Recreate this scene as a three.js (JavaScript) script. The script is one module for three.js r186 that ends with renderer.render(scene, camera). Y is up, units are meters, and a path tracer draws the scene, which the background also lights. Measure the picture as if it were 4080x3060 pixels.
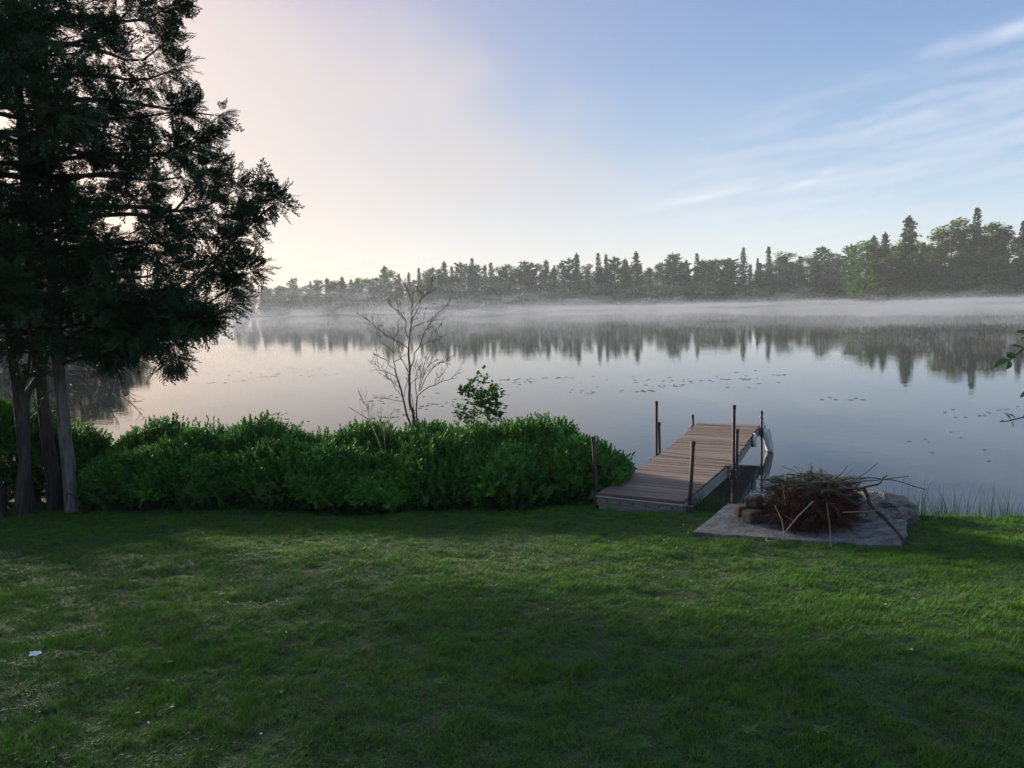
import * as THREE from 'three';
import { mergeGeometries } from 'three/addons/utils/BufferGeometryUtils.js';
import { RoundedBoxGeometry } from 'three/addons/geometries/RoundedBoxGeometry.js';
import { createNoise2D, createNoise3D } from 'simplex-noise';

// ---------------------------------------------------------------- camera, sky, sun, exposure
const scene = new THREE.Scene();
const D2R = Math.PI / 180, V = (x, y, z) => new THREE.Vector3(x, y, z);
const camera = new THREE.PerspectiveCamera(54, 4 / 3, 0.1, 2500);
camera.position.set(0, 3.0, 0);
camera.rotation.order = 'YXZ';
camera.rotation.set(-6.15 * D2R, 0, -1.75 * D2R);

const SUN_AZ = -45, SUN_EL = 10.5;          // degrees left of the view axis, degrees above the horizon
const sunDir = V(Math.sin(SUN_AZ * D2R) * Math.cos(SUN_EL * D2R), Math.sin(SUN_EL * D2R), -Math.cos(SUN_AZ * D2R) * Math.cos(SUN_EL * D2R));
const sun = new THREE.DirectionalLight(new THREE.Color().setRGB(1.0, 0.89, 0.70), 4.0);
sun.name = 'sun';
sun.position.copy(sunDir).multiplyScalar(300);
sun.castShadow = true;
sun.shadow.radius = 12;   // seen through mist: a wide soft disc
Object.assign(sun.shadow.camera, { left: -260, right: 260, top: 120, bottom: -120, near: 1, far: 800 });
sun.shadow.mapSize.set(4096, 4096);
scene.add(sun, sun.target);

function rng(seed) { let s = seed | 0; return () => { s = (s + 0x6d2b79f5) | 0; let t = Math.imul(s ^ (s >>> 15), 1 | s); t = (t + Math.imul(t ^ (t >>> 7), 61 | t)) ^ t; return ((t ^ (t >>> 14)) >>> 0) / 4294967296; }; }
const n2 = createNoise2D(rng(11)), n3 = createNoise3D(rng(12));
const fbm2 = (x, y, o = 4) => { let a = 0.5, s = 0; for (let i = 0; i < o; i++) { s += a * n2(x, y); x = x * 2.03 + 17.1; y = y * 2.03 - 9.3; a *= 0.5; } return s; };
const clamp = THREE.MathUtils.clamp, lerp = THREE.MathUtils.lerp, sstep = (a, b, x) => { const t = clamp((x - a) / (b - a), 0, 1); return t * t * (3 - 2 * t); };
const interp = (x, xs, ys) => { if (x <= xs[0]) return ys[0]; for (let i = 1; i < xs.length; i++) if (x <= xs[i]) return lerp(ys[i - 1], ys[i], (x - xs[i - 1]) / (xs[i] - xs[i - 1])); return ys[ys.length - 1]; };

// a clear dawn sky: blue overhead, pale low down, warm towards the sun, a veil of risen mist on the sun's side and thin cirrus
const skyTexture = (() => {
  const W = 2048, H = 1024, data = new Float32Array(W * H * 4);
  const es = [0, 3, 6, 11, 16, 21, 35, 60, 90];
  const col = [[0.32, 0.275, 0.208, 0.130, 0.094, 0.078, 0.096, 0.132, 0.147], [0.32, 0.30, 0.257, 0.19, 0.149, 0.124, 0.14, 0.172, 0.182], [0.29, 0.30, 0.30, 0.268, 0.243, 0.222, 0.225, 0.243, 0.253]];
  for (let row = 0; row < H; row++) {
    const up = ((row + 0.5) / H - 0.5) * Math.PI, y = Math.sin(up), e = Math.max(0, up / D2R);
    for (let c = 0; c < W; c++) {
      const round = ((c + 0.5) / W - 0.5) * 2 * Math.PI, x = Math.cos(round) * Math.cos(up), z = Math.sin(round) * Math.cos(up);
      const az = Math.atan2(x, -z) / D2R;
      const gam = Math.acos(clamp(x * sunDir.x + y * sunDir.y + z * sunDir.z, -1, 1)) / D2R;
      let rgb = [0, 1, 2].map((k) => interp(e, es, col[k]));
      // darker and deeper away from the sun
      const away = sstep(45, 105, gam); rgb = rgb.map((v, k) => v * (1 - away * [0.22, 0.16, 0.10][k]));
      // forward glow of the hazy air
      const glow = Math.exp(-Math.pow(gam / 31, 1.8)) * Math.exp(-e / 60);
      rgb = rgb.map((v, k) => lerp(v, [0.66, 0.45, 0.29][k], glow));
      // risen mist lit by the sun: a soft bank with a ragged upper edge
      const edge = interp(az, [-60, -30, -20, -13, -8, -3, 4, 14, 26], [26, 22, 20, 20.5, 19.5, 16.5, 13, 9, 4]) + 3.0 * fbm2(az * 0.11 + 3, e * 0.1 + 9, 4);
      const bank = sstep(3.5, -4.5, e - edge) * sstep(30, -4, az) * (0.53 + 0.28 * fbm2(az * 0.06, e * 0.09 + 40, 4));
      rgb = rgb.map((v, k) => lerp(v, [0.262, 0.238, 0.222][k] * (1 + 0.35 * glow), clamp(bank * (0.35 + 0.65 * sstep(3, 12, e)), 0, 0.85)));
      // cirrus: long fibres that rise to the right
      const sl = e - 0.11 * (az - 20), w1 = fbm2(az * 0.035 + 5, sl * 0.6 + 0.9 * fbm2(az * 0.05, sl * 0.2, 3), 5), w2 = fbm2(az * 0.09 + 31, sl * 1.1 + 4, 4);
      const where = Math.exp(-Math.pow((sl - 9) / 4.2, 2)) * sstep(4, 26, az) * (1 - 0.5 * sstep(60, 120, az)) + 0.35 * Math.exp(-Math.pow((e - 4.6) / 2.4, 2)) * sstep(-14, 0, az);
      const ci = clamp(where * (0.16 + 0.30 * w1 + 0.26 * w2), 0, 0.32);
      rgb = rgb.map((v, k) => lerp(v, [0.33, 0.325, 0.345][k], ci));
      for (const [pa, pe, wa, we, am] of [[33.4, 15.3, 1.9, 0.42, 0.6], [29.6, 14.9, 1.5, 0.4, 0.3], [21.0, 7.6, 1.2, 0.16, 0.35], [22.6, 8.2, 0.5, 0.12, 0.3], [14.5, 7.1, 3.2, 0.2, 0.3]]) {
        const da = (az - pa) / wa, de = (e - pe - 0.12 * (az - pa)) / we, a = am * Math.exp(-da * da - de * de) * (0.75 + 0.5 * w2);
        rgb = rgb.map((v, k) => lerp(v, [0.42, 0.41, 0.42][k], clamp(a, 0, 1)));
      }
      const o = (row * W + c) * 4;
      data[o] = rgb[0]; data[o + 1] = rgb[1]; data[o + 2] = rgb[2]; data[o + 3] = 1;
    }
  }
  const t = new THREE.DataTexture(data, W, H, THREE.RGBAFormat, THREE.FloatType);
  t.mapping = THREE.EquirectangularReflectionMapping; t.magFilter = THREE.LinearFilter; t.needsUpdate = true;
  return t;
})();
scene.background = skyTexture;
scene.environment = skyTexture;
scene.fog = new THREE.FogExp2(new THREE.Color().setRGB(0.86, 0.93, 1.0), 0.00045);

const renderer = new THREE.WebGLRenderer({ antialias: true });
renderer.toneMapping = THREE.LinearToneMapping;
renderer.toneMappingExposure = 3.0;
renderer.shadowMap.enabled = true;

// ---------------------------------------------------------------- helpers
const used = new Map();
function numbered(name) { const k = used.get(name) ?? 0; used.set(name, k + 1); return k ? name + '_' + String(k).padStart(3, '0') : name; }
function tag(o, label, category, group, kind) { if (label) o.userData.label = label; if (category) o.userData.category = category; if (group) o.userData.group = group; if (kind) o.userData.kind = kind; return o; }
function shadows(o) { o.castShadow = true; o.receiveShadow = true; return o; }
function thing(name, label, category, pos = [0, 0, 0], turn = 0, group) { const o = new THREE.Group(); o.name = numbered(name); o.position.set(...pos); o.rotation.y = turn; scene.add(o); return tag(o, label, category, group); }
function part(name, geometry, m, parent) { const o = shadows(new THREE.Mesh(geometry, m)); o.name = name; parent.add(o); return o; }
function solo(name, geometry, m, label, category, group) { const o = part(numbered(name), geometry, m, scene); return tag(o, label, category, group); }
function structure(name, geometry, m, label) { const o = part(numbered(name), geometry, m, scene); o.userData.kind = 'structure'; if (label) o.userData.label = label; return o; }
function copy(o, label, group) { const c = o.clone(); c.name = numbered(o.name.replace(/_\d{3}$/, '')); c.userData = { ...o.userData }; if (label) c.userData.label = label; if (group) c.userData.group = group; scene.add(c); return c; }

class Geo {
  constructor() { this.p = []; this.uv = []; this.i = []; this.c = []; }
  v(x, y, z, u = 0, w = 0, c) { this.p.push(x, y, z); this.uv.push(u, w); if (c) this.c.push(...c); return this.p.length / 3 - 1; }
  tri(a, b, c) { this.i.push(a, b, c); }
  quad(a, b, c, d) { this.i.push(a, b, c, a, c, d); }
  build(flat) {
    let g = new THREE.BufferGeometry();
    g.setAttribute('position', new THREE.Float32BufferAttribute(this.p, 3));
    g.setAttribute('uv', new THREE.Float32BufferAttribute(this.uv, 2));
    if (this.c.length) g.setAttribute('color', new THREE.Float32BufferAttribute(this.c, 3));
    g.setIndex(this.i);
    if (flat) g = g.toNonIndexed();
    g.computeVertexNormals();
    return g;
  }
}
// a tapered tube along points; uv in metres
function tube(g, pts, rad, sides = 6, wob = 0) {
  let n = V(0, 0, 0), prev = null, len = 0;
  const rings = [];
  for (let i = 0; i < pts.length; i++) {
    const t = (i === 0 ? pts[1].clone().sub(pts[0]) : i === pts.length - 1 ? pts[i].clone().sub(pts[i - 1]) : pts[i + 1].clone().sub(pts[i - 1])).normalize();
    if (!prev) { n = Math.abs(t.y) < 0.9 ? V(0, 1, 0).cross(t).normalize() : V(1, 0, 0).cross(t).normalize(); } else { n.sub(t.clone().multiplyScalar(n.dot(t))).normalize(); }
    prev = t; const b = t.clone().cross(n), ring = [];
    if (i) len += pts[i].distanceTo(pts[i - 1]);
    const r = typeof rad === 'function' ? rad(i / (pts.length - 1)) : rad[i];
    for (let k = 0; k <= sides; k++) {
      const a = (k / sides) * Math.PI * 2, rr = r * (1 + (wob ? wob * n3(Math.cos(a) * 1.3 + pts[0].x, Math.sin(a) * 1.3, pts[i].y * 1.1 + len * 0.6) : 0));
      const x = Math.cos(a) * rr, y = Math.sin(a) * rr;
      ring.push(g.v(pts[i].x + n.x * x + b.x * y, pts[i].y + n.y * x + b.y * y, pts[i].z + n.z * x + b.z * y, (k / sides) * Math.max(0.05, Math.PI * 2 * r), len));
    }
    rings.push(ring);
  }
  for (let i = 1; i < rings.length; i++) for (let k = 0; k < sides; k++) g.quad(rings[i - 1][k], rings[i - 1][k + 1], rings[i][k + 1], rings[i][k]);
  const e = pts[pts.length - 1], tip = g.v(e.x, e.y, e.z, 0, len), last = rings[rings.length - 1];
  for (let k = 0; k < sides; k++) g.tri(last[k], last[k + 1], tip);
}
const curve = (pts, n) => new THREE.CatmullRomCurve3(pts, false, 'centripetal').getPoints(n);
// a folded leaf: base, two sides, tip; f folds the halves up, d bends the tip down
function leaf(g, b, dir, nrm, len, wid, f = 0.2, d = 0.1, c) {
  const s = dir.clone().cross(nrm).normalize().multiplyScalar(wid / 2), m = b.clone().addScaledVector(dir, len * 0.45).addScaledVector(nrm, -0.02 * len), t = b.clone().addScaledVector(dir, len).addScaledVector(nrm, -d * len);
  const l = m.clone().add(s).addScaledVector(nrm, f * wid), r = m.clone().sub(s).addScaledVector(nrm, f * wid);
  const q = [b, l, m, r, t].map((p, i) => g.v(p.x, p.y, p.z, [0.5, 0, 0.5, 1, 0.5][i], [0, 0.45, 0.45, 0.45, 1][i], c));
  g.tri(q[0], q[2], q[1]); g.tri(q[0], q[3], q[2]); g.tri(q[1], q[2], q[4]); g.tri(q[2], q[3], q[4]);
}
function broadLeaf(g, b, dir, nrm, len, wid, f = 0.15, d = 0.15) {     // a wider leaf of ten faces
  const s = dir.clone().cross(nrm).normalize(), row = [];
  for (const [t, w] of [[0, 0.04], [0.25, 0.8], [0.55, 1], [0.82, 0.6], [1, 0.02]]) {
    const m = b.clone().addScaledVector(dir, len * t).addScaledVector(nrm, -d * len * t * t), e = s.clone().multiplyScalar((wid / 2) * w);
    row.push([m.clone().add(e).addScaledVector(nrm, f * wid * w), m, m.clone().sub(e).addScaledVector(nrm, f * wid * w)].map((p, i) => g.v(p.x, p.y, p.z, i / 2, t)));
  }
  for (let i = 1; i < row.length; i++) { g.quad(row[i - 1][0], row[i - 1][1], row[i][1], row[i][0]); g.quad(row[i - 1][1], row[i - 1][2], row[i][2], row[i][1]); }
}
const leafShapes = [0.62, 0.52, 0.7].map((w, i) => { const g = new Geo(); broadLeaf(g, V(0, 0, 0), V(0, 0, 1), V(0, 1, 0), 1, w, 0.1 + 0.06 * i, 0.1 + 0.07 * i); return g.build(); });
function leafPart(parent, m, p, dir, nrm, len, wid, k) { const o = part('leaf', leafShapes[k % 3], m, parent); o.position.copy(p); o.quaternion.copy(quatTo(dir, nrm)); o.scale.set(wid / [0.62, 0.52, 0.7][k % 3], len, len); return o; }
function instances(name, geometry, m, list, parent) {   // list of {p, q, s, c}
  const o = shadows(new THREE.InstancedMesh(geometry, m, list.length)), mat = new THREE.Matrix4(), sc = V(1, 1, 1);
  list.forEach((e, i) => { sc.setScalar(1); if (Array.isArray(e.s)) sc.set(...e.s); else sc.setScalar(e.s); o.setMatrixAt(i, mat.compose(e.p, e.q, sc)); if (e.c) o.setColorAt(i, e.c); });
  o.name = name; o.userData.kind = 'stuff'; parent.add(o); return o;
}
const quatTo = (dir, up, roll = 0) => { // local +Z along dir, local +Y near up
  const z = dir.clone().normalize(), x = up.clone().cross(z); if (x.lengthSq() < 1e-6) x.set(1, 0, 0); x.normalize(); const y = z.clone().cross(x);
  const q = new THREE.Quaternion().setFromRotationMatrix(new THREE.Matrix4().makeBasis(x, y, z));
  return roll ? q.multiply(new THREE.Quaternion().setFromAxisAngle(V(0, 0, 1), roll)) : q;
};
const rndDir = (r) => { const z = r() * 2 - 1, a = r() * 6.2832, s = Math.sqrt(1 - z * z); return V(s * Math.cos(a), z, s * Math.sin(a)); };
const lin = (r, g, b) => new THREE.Color().setRGB(r, g, b);

function tex(size, fn, srgb = false, rep) {
  const [w, h] = Array.isArray(size) ? size : [size, size], d = new Uint8Array(w * h * 4);
  for (let y = 0; y < h; y++) for (let x = 0; x < w; x++) { const v = fn(x / w, y / h), o = (y * w + x) * 4; for (let k = 0; k < 3; k++) { let s = Array.isArray(v) ? v[k] : v; s = clamp(s, 0, 1); if (srgb) s = s <= 0.0031308 ? s * 12.92 : 1.055 * Math.pow(s, 1 / 2.4) - 0.055; d[o + k] = Math.round(s * 255); } d[o + 3] = 255; }
  const t = new THREE.DataTexture(d, w, h); t.wrapS = t.wrapT = THREE.RepeatWrapping; t.magFilter = THREE.LinearFilter; t.minFilter = THREE.LinearMipmapLinearFilter; t.generateMipmaps = true;
  if (srgb) t.colorSpace = THREE.SRGBColorSpace; if (rep) t.repeat.set(...rep); t.needsUpdate = true; return t;
}
const tile = (u, v, fu, fv, seed = 0, o = 4) => { let a = 0.5, s = 0; for (let i = 0; i < o; i++) { const x = Math.cos(u * 6.2832) * fu, y = Math.sin(u * 6.2832) * fu, z = Math.cos(v * 6.2832) * fv, w = Math.sin(v * 6.2832) * fv; s += a * n3(x + z * 0.7 + seed, y + w * 0.7 - seed, (z - w) * 0.7 + (x + y) * 0.3); fu *= 2; fv *= 2; a *= 0.5; } return s; };
const std = (o) => new THREE.MeshStandardMaterial({ side: THREE.DoubleSide, ...o });
const foliage = (c, o = {}) => new THREE.MeshPhysicalMaterial({ color: c, roughness: 0.62, transmission: 0.3, thickness: 0, ior: 1.4, specularIntensity: 0.45, side: THREE.DoubleSide, ...o });

const barkBump = tex(256, (u, v) => 0.5 + 0.9 * tile(u, v, 2.6, 0.35, 3, 4));
const barkMap = tex(256, (u, v) => { const t = 0.75 + 0.5 * tile(u, v, 2.6, 0.35, 3, 4) + 0.35 * tile(u, v, 0.7, 0.5, 8, 3); return [t, t * 0.97, t * 0.93]; }, true);
const M = {
  cedarBark: std({ color: lin(0.075, 0.066, 0.06), map: barkMap, bumpMap: barkBump, bumpScale: 0.02, roughness: 0.95 }),
  paleBark: std({ color: lin(0.21, 0.205, 0.20), map: barkMap, bumpMap: barkBump, bumpScale: 0.018, roughness: 0.95 }),
  farBark: std({ color: lin(0.12, 0.10, 0.085), roughness: 0.95 }),
  birchBark: std({ color: lin(0.55, 0.52, 0.48), roughness: 0.8 }),
  twig: std({ color: lin(0.085, 0.07, 0.06), roughness: 0.85 }),
  greyTwig: std({ color: lin(0.16, 0.14, 0.125), roughness: 0.85 }),
  deadTwig: std({ color: lin(0.21, 0.17, 0.135), roughness: 0.9 }),
  darkStick: std({ color: lin(0.055, 0.042, 0.038), map: barkMap, bumpMap: barkBump, bumpScale: 0.004, roughness: 0.9 }),
  cedar: foliage(lin(0.034, 0.066, 0.028), { transmission: 0 }),
  shrub: foliage(lin(1, 1, 1), { roughness: 0.65, specularIntensity: 0.25 }),
  sapling: foliage(lin(0.07, 0.16, 0.035), { roughness: 0.6, specularIntensity: 0.25 }),
  grass: foliage(lin(1, 1, 1), { roughness: 0.6, transmission: 0.35, specularIntensity: 0.2 }),
  needleDead: foliage(lin(1, 1, 1), { roughness: 0.8, transmission: 0 }),
  needleGreen: foliage(lin(0.05, 0.085, 0.045), { roughness: 0.6, transmission: 0 }),
};

// ---------------------------------------------------------------- ground and water
const shoreZ = (x) => interp(x, [-60, -30, -14, -8, -1, 0.5, 1.5, 2.4, 3.3, 4.3, 5.3, 8, 20, 60], [-30, -16, -12.8, -12.4, -12.1, -11.5, -10.4, -9.7, -9.15, -8.75, -8.45, -8.2, -8.6, -16]) + 0.12 * n2(x * 0.9, 3.3);
function groundY(x, z) {
  const s = shoreZ(x), base = 1.4 + 0.1165 * Math.min(z, 2) + (z > 2 ? 0.02 * (z - 2) : 0), bump = 0.035 * n2(x * 0.35, z * 0.35) + 0.018 * n2(x * 1.1 + 7, z * 1.1) + 0.008 * n2(x * 3.1, z * 3.1 + 4);
  const t = sstep(0.45, -0.75, z - s);
  return lerp(base + bump, -0.45, t);
}
{
  const xs = [], zs = [];
  for (let x = -60; x <= 60.01; x += Math.abs(x + (x < 0 ? -0.01 : 0.01)) < 9.99 ? 0.125 : 1) xs.push(x);
  for (let z = -34; z < -14; z += 1) zs.push(z); for (let z = -14; z < 2; z += 0.125) zs.push(z); for (let z = 2; z <= 60; z += 2) zs.push(z);
  const g = new Geo();
  for (const z of zs) for (const x of xs) g.v(x, groundY(x, z), z, x, z);
  const n = xs.length;
  for (let j = 1; j < zs.length; j++) for (let i = 1; i < n; i++) g.quad((j - 1) * n + i - 1, j * n + i - 1, j * n + i, (j - 1) * n + i);
  const map = tex(512, (u, v) => { const a = tile(u, v, 1.2, 1.2, 1, 5), b = tile(u, v, 6, 6, 5, 3); return [0.022 + 0.016 * a + 0.014 * b, 0.036 + 0.018 * a + 0.018 * b, 0.012 + 0.006 * a + 0.006 * b]; }, true, [0.5, 0.5]);
  structure('lawn_ground', g.build(), std({ map, bumpMap: tex(256, (u, v) => 0.5 + 0.6 * tile(u, v, 7, 7, 9, 4), false, [2, 2]), bumpScale: 0.012, roughness: 1 }), 'sloping lawn soil running down to the lake');
}
// far shore line, as built along the lake: points x, z
const farShore = [[-420, -380], [-316, -371], [-121.3, -368], [-60.7, -331], [1, -304], [45.4, -271], [63.7, -261], [91.9, -251], [112, -246.2], [109, -232], [96.5, -211], [98.2, -201], [112.1, -191], [132, -166], [160, -120], [190, -60], [230, 0]];
{
  const g = new Geo(), rows = [];
  const p = curve(farShore.map(([x, z]) => V(x, 0, z)), 160);
  p.forEach((a, i) => {
    const t = p[Math.min(i + 1, p.length - 1)].clone().sub(p[Math.max(i - 1, 0)]).normalize(), n = V(t.z, 0, -t.x);   // points inland
    rows.push([[-2, -0.5], [0, 0.02], [1, 0.35], [4, 0.6], [14, 1.2], [45, 3.0], [90, 4.5]].map(([d, h]) => { const x = a.x + n.x * d, z = a.z + n.z * d; return g.v(x, h + (d > 0 ? 0.15 * n2(x * 0.2, z * 0.2) : 0), z, x, z); }));
  });
  for (let i = 1; i < rows.length; i++) for (let k = 1; k < 7; k++) g.quad(rows[i - 1][k - 1], rows[i][k - 1], rows[i][k], rows[i - 1][k]);
  structure('far_shore', g.build(), std({ color: lin(0.07, 0.065, 0.04), roughness: 1 }), 'wooded bank on the far side of the lake');
}
const pointShore = [[-150, -150], [-95, -138], [-68, -122], [-53.5, -108], [-53, -101], [-62, -92], [-76, -78], [-86, -58], [-88, -40], [-74, -30], [-58, -29]];
{
  const g = new Geo(), rows = [], p = curve(pointShore.map(([x, z]) => V(x, 0, z)), 90);
  p.forEach((a, i) => {
    const t = p[Math.min(i + 1, p.length - 1)].clone().sub(p[Math.max(i - 1, 0)]).normalize(), n = V(-t.z, 0, t.x).negate();
    const inl = n.x * (-110 - a.x) + n.z * (-90 - a.z) > 0 ? 1 : -1;
    rows.push([[-2, -0.5], [0, 0.02], [1, 0.3], [5, 0.6], [12, 0.9]].map(([d, h]) => g.v(a.x + n.x * d * inl, h, a.z + n.z * d * inl, a.x, a.z)));
  });
  const c = g.v(-112, 1.4, -88);
  for (let i = 1; i < rows.length; i++) { for (let k = 1; k < 5; k++) g.quad(rows[i - 1][k - 1], rows[i][k - 1], rows[i][k], rows[i - 1][k]); g.tri(rows[i - 1][4], rows[i][4], c); }
  structure('near_point', g.build(), std({ color: lin(0.07, 0.065, 0.04), roughness: 1 }), 'wooded point on the sunrise side of the lake');
}
{
  const g = new THREE.PlaneGeometry(760, 480, 1, 1); g.rotateX(-Math.PI / 2); g.translate(-40, 0, -185);
  const uv = g.attributes.uv, ps = g.attributes.position; for (let i = 0; i < uv.count; i++) uv.setXY(i, ps.getX(i) / 9, ps.getZ(i) / 9);
  const bump = tex(1024, (u, v) => 0.5 + 0.28 * tile(u, v, 1.5, 2.6, 21, 4) + 0.10 * tile(u, v, 5, 9, 33, 3));
  structure('lake_water', g, new THREE.MeshPhysicalMaterial({ color: lin(0.012, 0.017, 0.02), roughness: 0.012, ior: 1.333, bumpMap: bump, bumpScale: 0.0022 }), 'still lake water mirroring the sky and the far trees');
}

// ---------------------------------------------------------------- far trees
function farClump(g, c, rx, ry, rz, n, size, r, up = 0.3) {   // leaf clumps of two crossed faces through an ellipsoid, denser at its skin
  for (let i = 0; i < n; i++) {
    const d = rndDir(r), k = Math.pow(r(), 0.45), p = V(c.x + d.x * rx * k, c.y + d.y * ry * k, c.z + d.z * rz * k), s = size * (0.6 + 0.8 * r());
    const a = rndDir(r), b = a.clone().cross(V(0, 1, 0.2)).normalize(); a.y = up > 0.45 ? Math.abs(a.y) * 0.6 + 0.35 : a.y * 0.6 + 0.1;
    const t = 0.72 + 0.56 * r(), col = [t * (0.9 + 0.25 * r()), t, t * (0.85 + 0.2 * r())];
    const q = [p.clone().addScaledVector(a, s), p.clone().addScaledVector(b, s * 0.6), p.clone().addScaledVector(a, -s * 0.7), p.clone().addScaledVector(b, -s * 0.6)].map((w) => g.v(w.x, w.y, w.z, 0, 0, col));
    g.quad(...q);
  }
}
function whitePine(seed, round) {     // built 20 m tall, scaled where it stands
  const r = rng(seed), t = new Geo(), c = new Geo(), H = 20, lean = (r() - 0.5) * 1.4, low = round ? 5 + r() * 2 : 3 + r() * 2.5, nb = round ? 44 : 62, bulk = 0.85 + 0.4 * r();
  tube(t, [V(0, -0.5, 0), V(lean * 0.3, 8, 0), V(lean * 0.7, 15, 0), V(lean, 19.4, 0)], [0.36, 0.28, 0.16, 0.05], 7);
  let a = r() * 6.28;
  for (let b = 0; b < nb; b++) {
    const f = (b + r() * 0.9) / nb, h = lerp(low, 19.2, f), x0 = lean * (h / H); a += 2.4 + (r() - 0.5);
    const R = round ? 3.9 * Math.sqrt(Math.max(0.05, 1 - Math.pow((f - 0.5) / 0.62, 2))) : lerp(3.8, 0.5, Math.pow(f, 1.15)), L = R * bulk * (0.45 + 0.7 * r() * r() + 0.25 * r());
    const rise = round ? 0.15 + 0.3 * r() : 0.05 + 0.35 * r() * (0.4 + f), m = V(x0 + Math.cos(a) * L * 0.55, h - 0.06 * L, Math.sin(a) * L * 0.55), e = V(x0 + Math.cos(a) * L, h + L * rise, Math.sin(a) * L);
    tube(t, [V(x0, h - 0.25, 0), m, e], [0.07, 0.05, 0.02], 4);
    const k = Math.max(2, Math.round(L * 1.7));
    for (let i = 0; i < k; i++) { const u = 0.3 + 0.7 * ((i + 0.5 + 0.4 * (r() - 0.5)) / k), q = u < 0.55 ? V(x0, h - 0.2, 0).lerp(m, u / 0.55) : m.clone().lerp(e, (u - 0.55) / 0.45); const z = 0.55 + 0.45 * r(); farClump(c, q.add(V((r() - 0.5) * 0.5, 0.14, (r() - 0.5) * 0.5)), z, z * 0.45, z, 15, 0.34, r, 0.9); }
  }
  for (let i = 0; i < 5; i++) farClump(c, V(lean, 18.0 + i * 0.45, 0), 0.7 - 0.13 * i, 0.35, 0.7 - 0.13 * i, 13, 0.32, r, 0.9);
  return [t.build(), c.build()];
}
function spruce(seed) {
  const r = rng(seed), t = new Geo(), c = new Geo(), slim = 2.1 + r() * 1.2, shape = 0.75 + 0.35 * r();
  tube(t, [V(0, -0.5, 0), V(0, 10, 0), V(0, 19.8, 0)], [0.3, 0.17, 0.03], 7);
  let a = 0;
  for (let b = 0; b < 120; b++) {
    const f = (b + r()) / 120, h = lerp(2, 19.8, f), L = (slim * Math.pow(1 - f, shape) * (0.55 + 0.65 * r()) + 0.12), k = Math.max(1, Math.round(L * 1.7)); a += 2.4 + (r() - 0.5);
    for (let i = 0; i < k; i++) { const u = (i + 0.7) / k; farClump(c, V(Math.cos(a) * L * u, h - 0.2 * L * u + 0.16 * u * u * L, Math.sin(a) * L * u), 0.45, 0.24, 0.45, 10, 0.30, r, 0.5); }
  }
  return [t.build(), c.build()];
}
function broadleaf(seed, slender) {
  const r = rng(seed), t = new Geo(), c = new Geo(), W = slender ? 2.0 : 3.4, lean = (r() - 0.5) * (slender ? 3 : 1.6);
  tube(t, [V(0, -0.5, 0), V(lean * 0.2, 6, 0.1), V(lean * 0.6, 12, 0), V(lean, 18, 0)], [0.26, 0.2, 0.12, 0.04], 7);
  const n = slender ? 26 : 40;
  for (let i = 0; i < n; i++) {
    const f = i / (n - 1), h = lerp(slender ? 5 : 1.5, 18.6, f), a = r() * 6.28, prof = Math.sqrt(Math.max(0.05, 1 - Math.pow((f - 0.42) / 0.66, 2))), L = W * prof * (0.35 + 0.75 * r()), x0 = lean * h / 19;
    const q = V(x0 + Math.cos(a) * L, h + (r() - 0.3) * 0.8, Math.sin(a) * L);
    if (i % 2 === 0) tube(t, [V(x0, h - 1.2, 0), V(x0, h - 1.2, 0).lerp(q, 0.6), q], [0.07, 0.05, 0.02], 4);
    const s = 1.15 + 0.8 * r(); farClump(c, q, s * 1.15, s * 0.8, s * 1.15, 95, 0.42, r, 0.2);
  }
  return [t.build(), c.build()];
}
const farMat = {
  pine: foliage(lin(0.075, 0.15, 0.035), { vertexColors: true, roughness: 0.9, transmission: 0, specularIntensity: 0.08 }), fir: foliage(lin(0.062, 0.14, 0.035), { vertexColors: true, roughness: 0.9, transmission: 0, specularIntensity: 0.08 }),
  leafA: foliage(lin(0.13, 0.225, 0.022), { vertexColors: true, roughness: 0.9, transmission: 0.5, specularIntensity: 0.08 }), leafB: foliage(lin(0.21, 0.25, 0.02), { vertexColors: true, roughness: 0.9, transmission: 0.5, specularIntensity: 0.08 }), leafC: foliage(lin(0.09, 0.20, 0.028), { vertexColors: true, roughness: 0.9, transmission: 0.5, specularIntensity: 0.08 }),  // leafB: yellow-green leaves, brightened to carry part of the sun warmth
  rust: foliage(lin(0.16, 0.075, 0.04), { vertexColors: true, roughness: 0.8 }),
};
const kinds = {
  w: [1, 2, 3, 4, 5].map((s) => ['white_pine', whitePine(s * 31, false), M.farBark, farMat.pine, 'pine']), r: [1, 2, 3, 4, 5].map((s) => ['round_pine', whitePine(s * 57, true), M.farBark, farMat.pine, 'pine']),
  s: [1, 2, 3, 4, 5].map((s) => ['spruce_tree', spruce(s * 77), M.farBark, farMat.fir, 'spruce']),
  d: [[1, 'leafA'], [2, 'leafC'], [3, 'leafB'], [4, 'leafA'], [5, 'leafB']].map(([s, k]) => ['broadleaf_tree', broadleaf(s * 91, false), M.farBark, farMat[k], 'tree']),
  b: [[1, 'leafB'], [2, 'leafA']].map(([s, k]) => ['birch_tree', broadleaf(s * 113, true), M.birchBark, farMat[k], 'birch']),
};
const protoTree = new Map(), rT = rng(2024);
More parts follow.
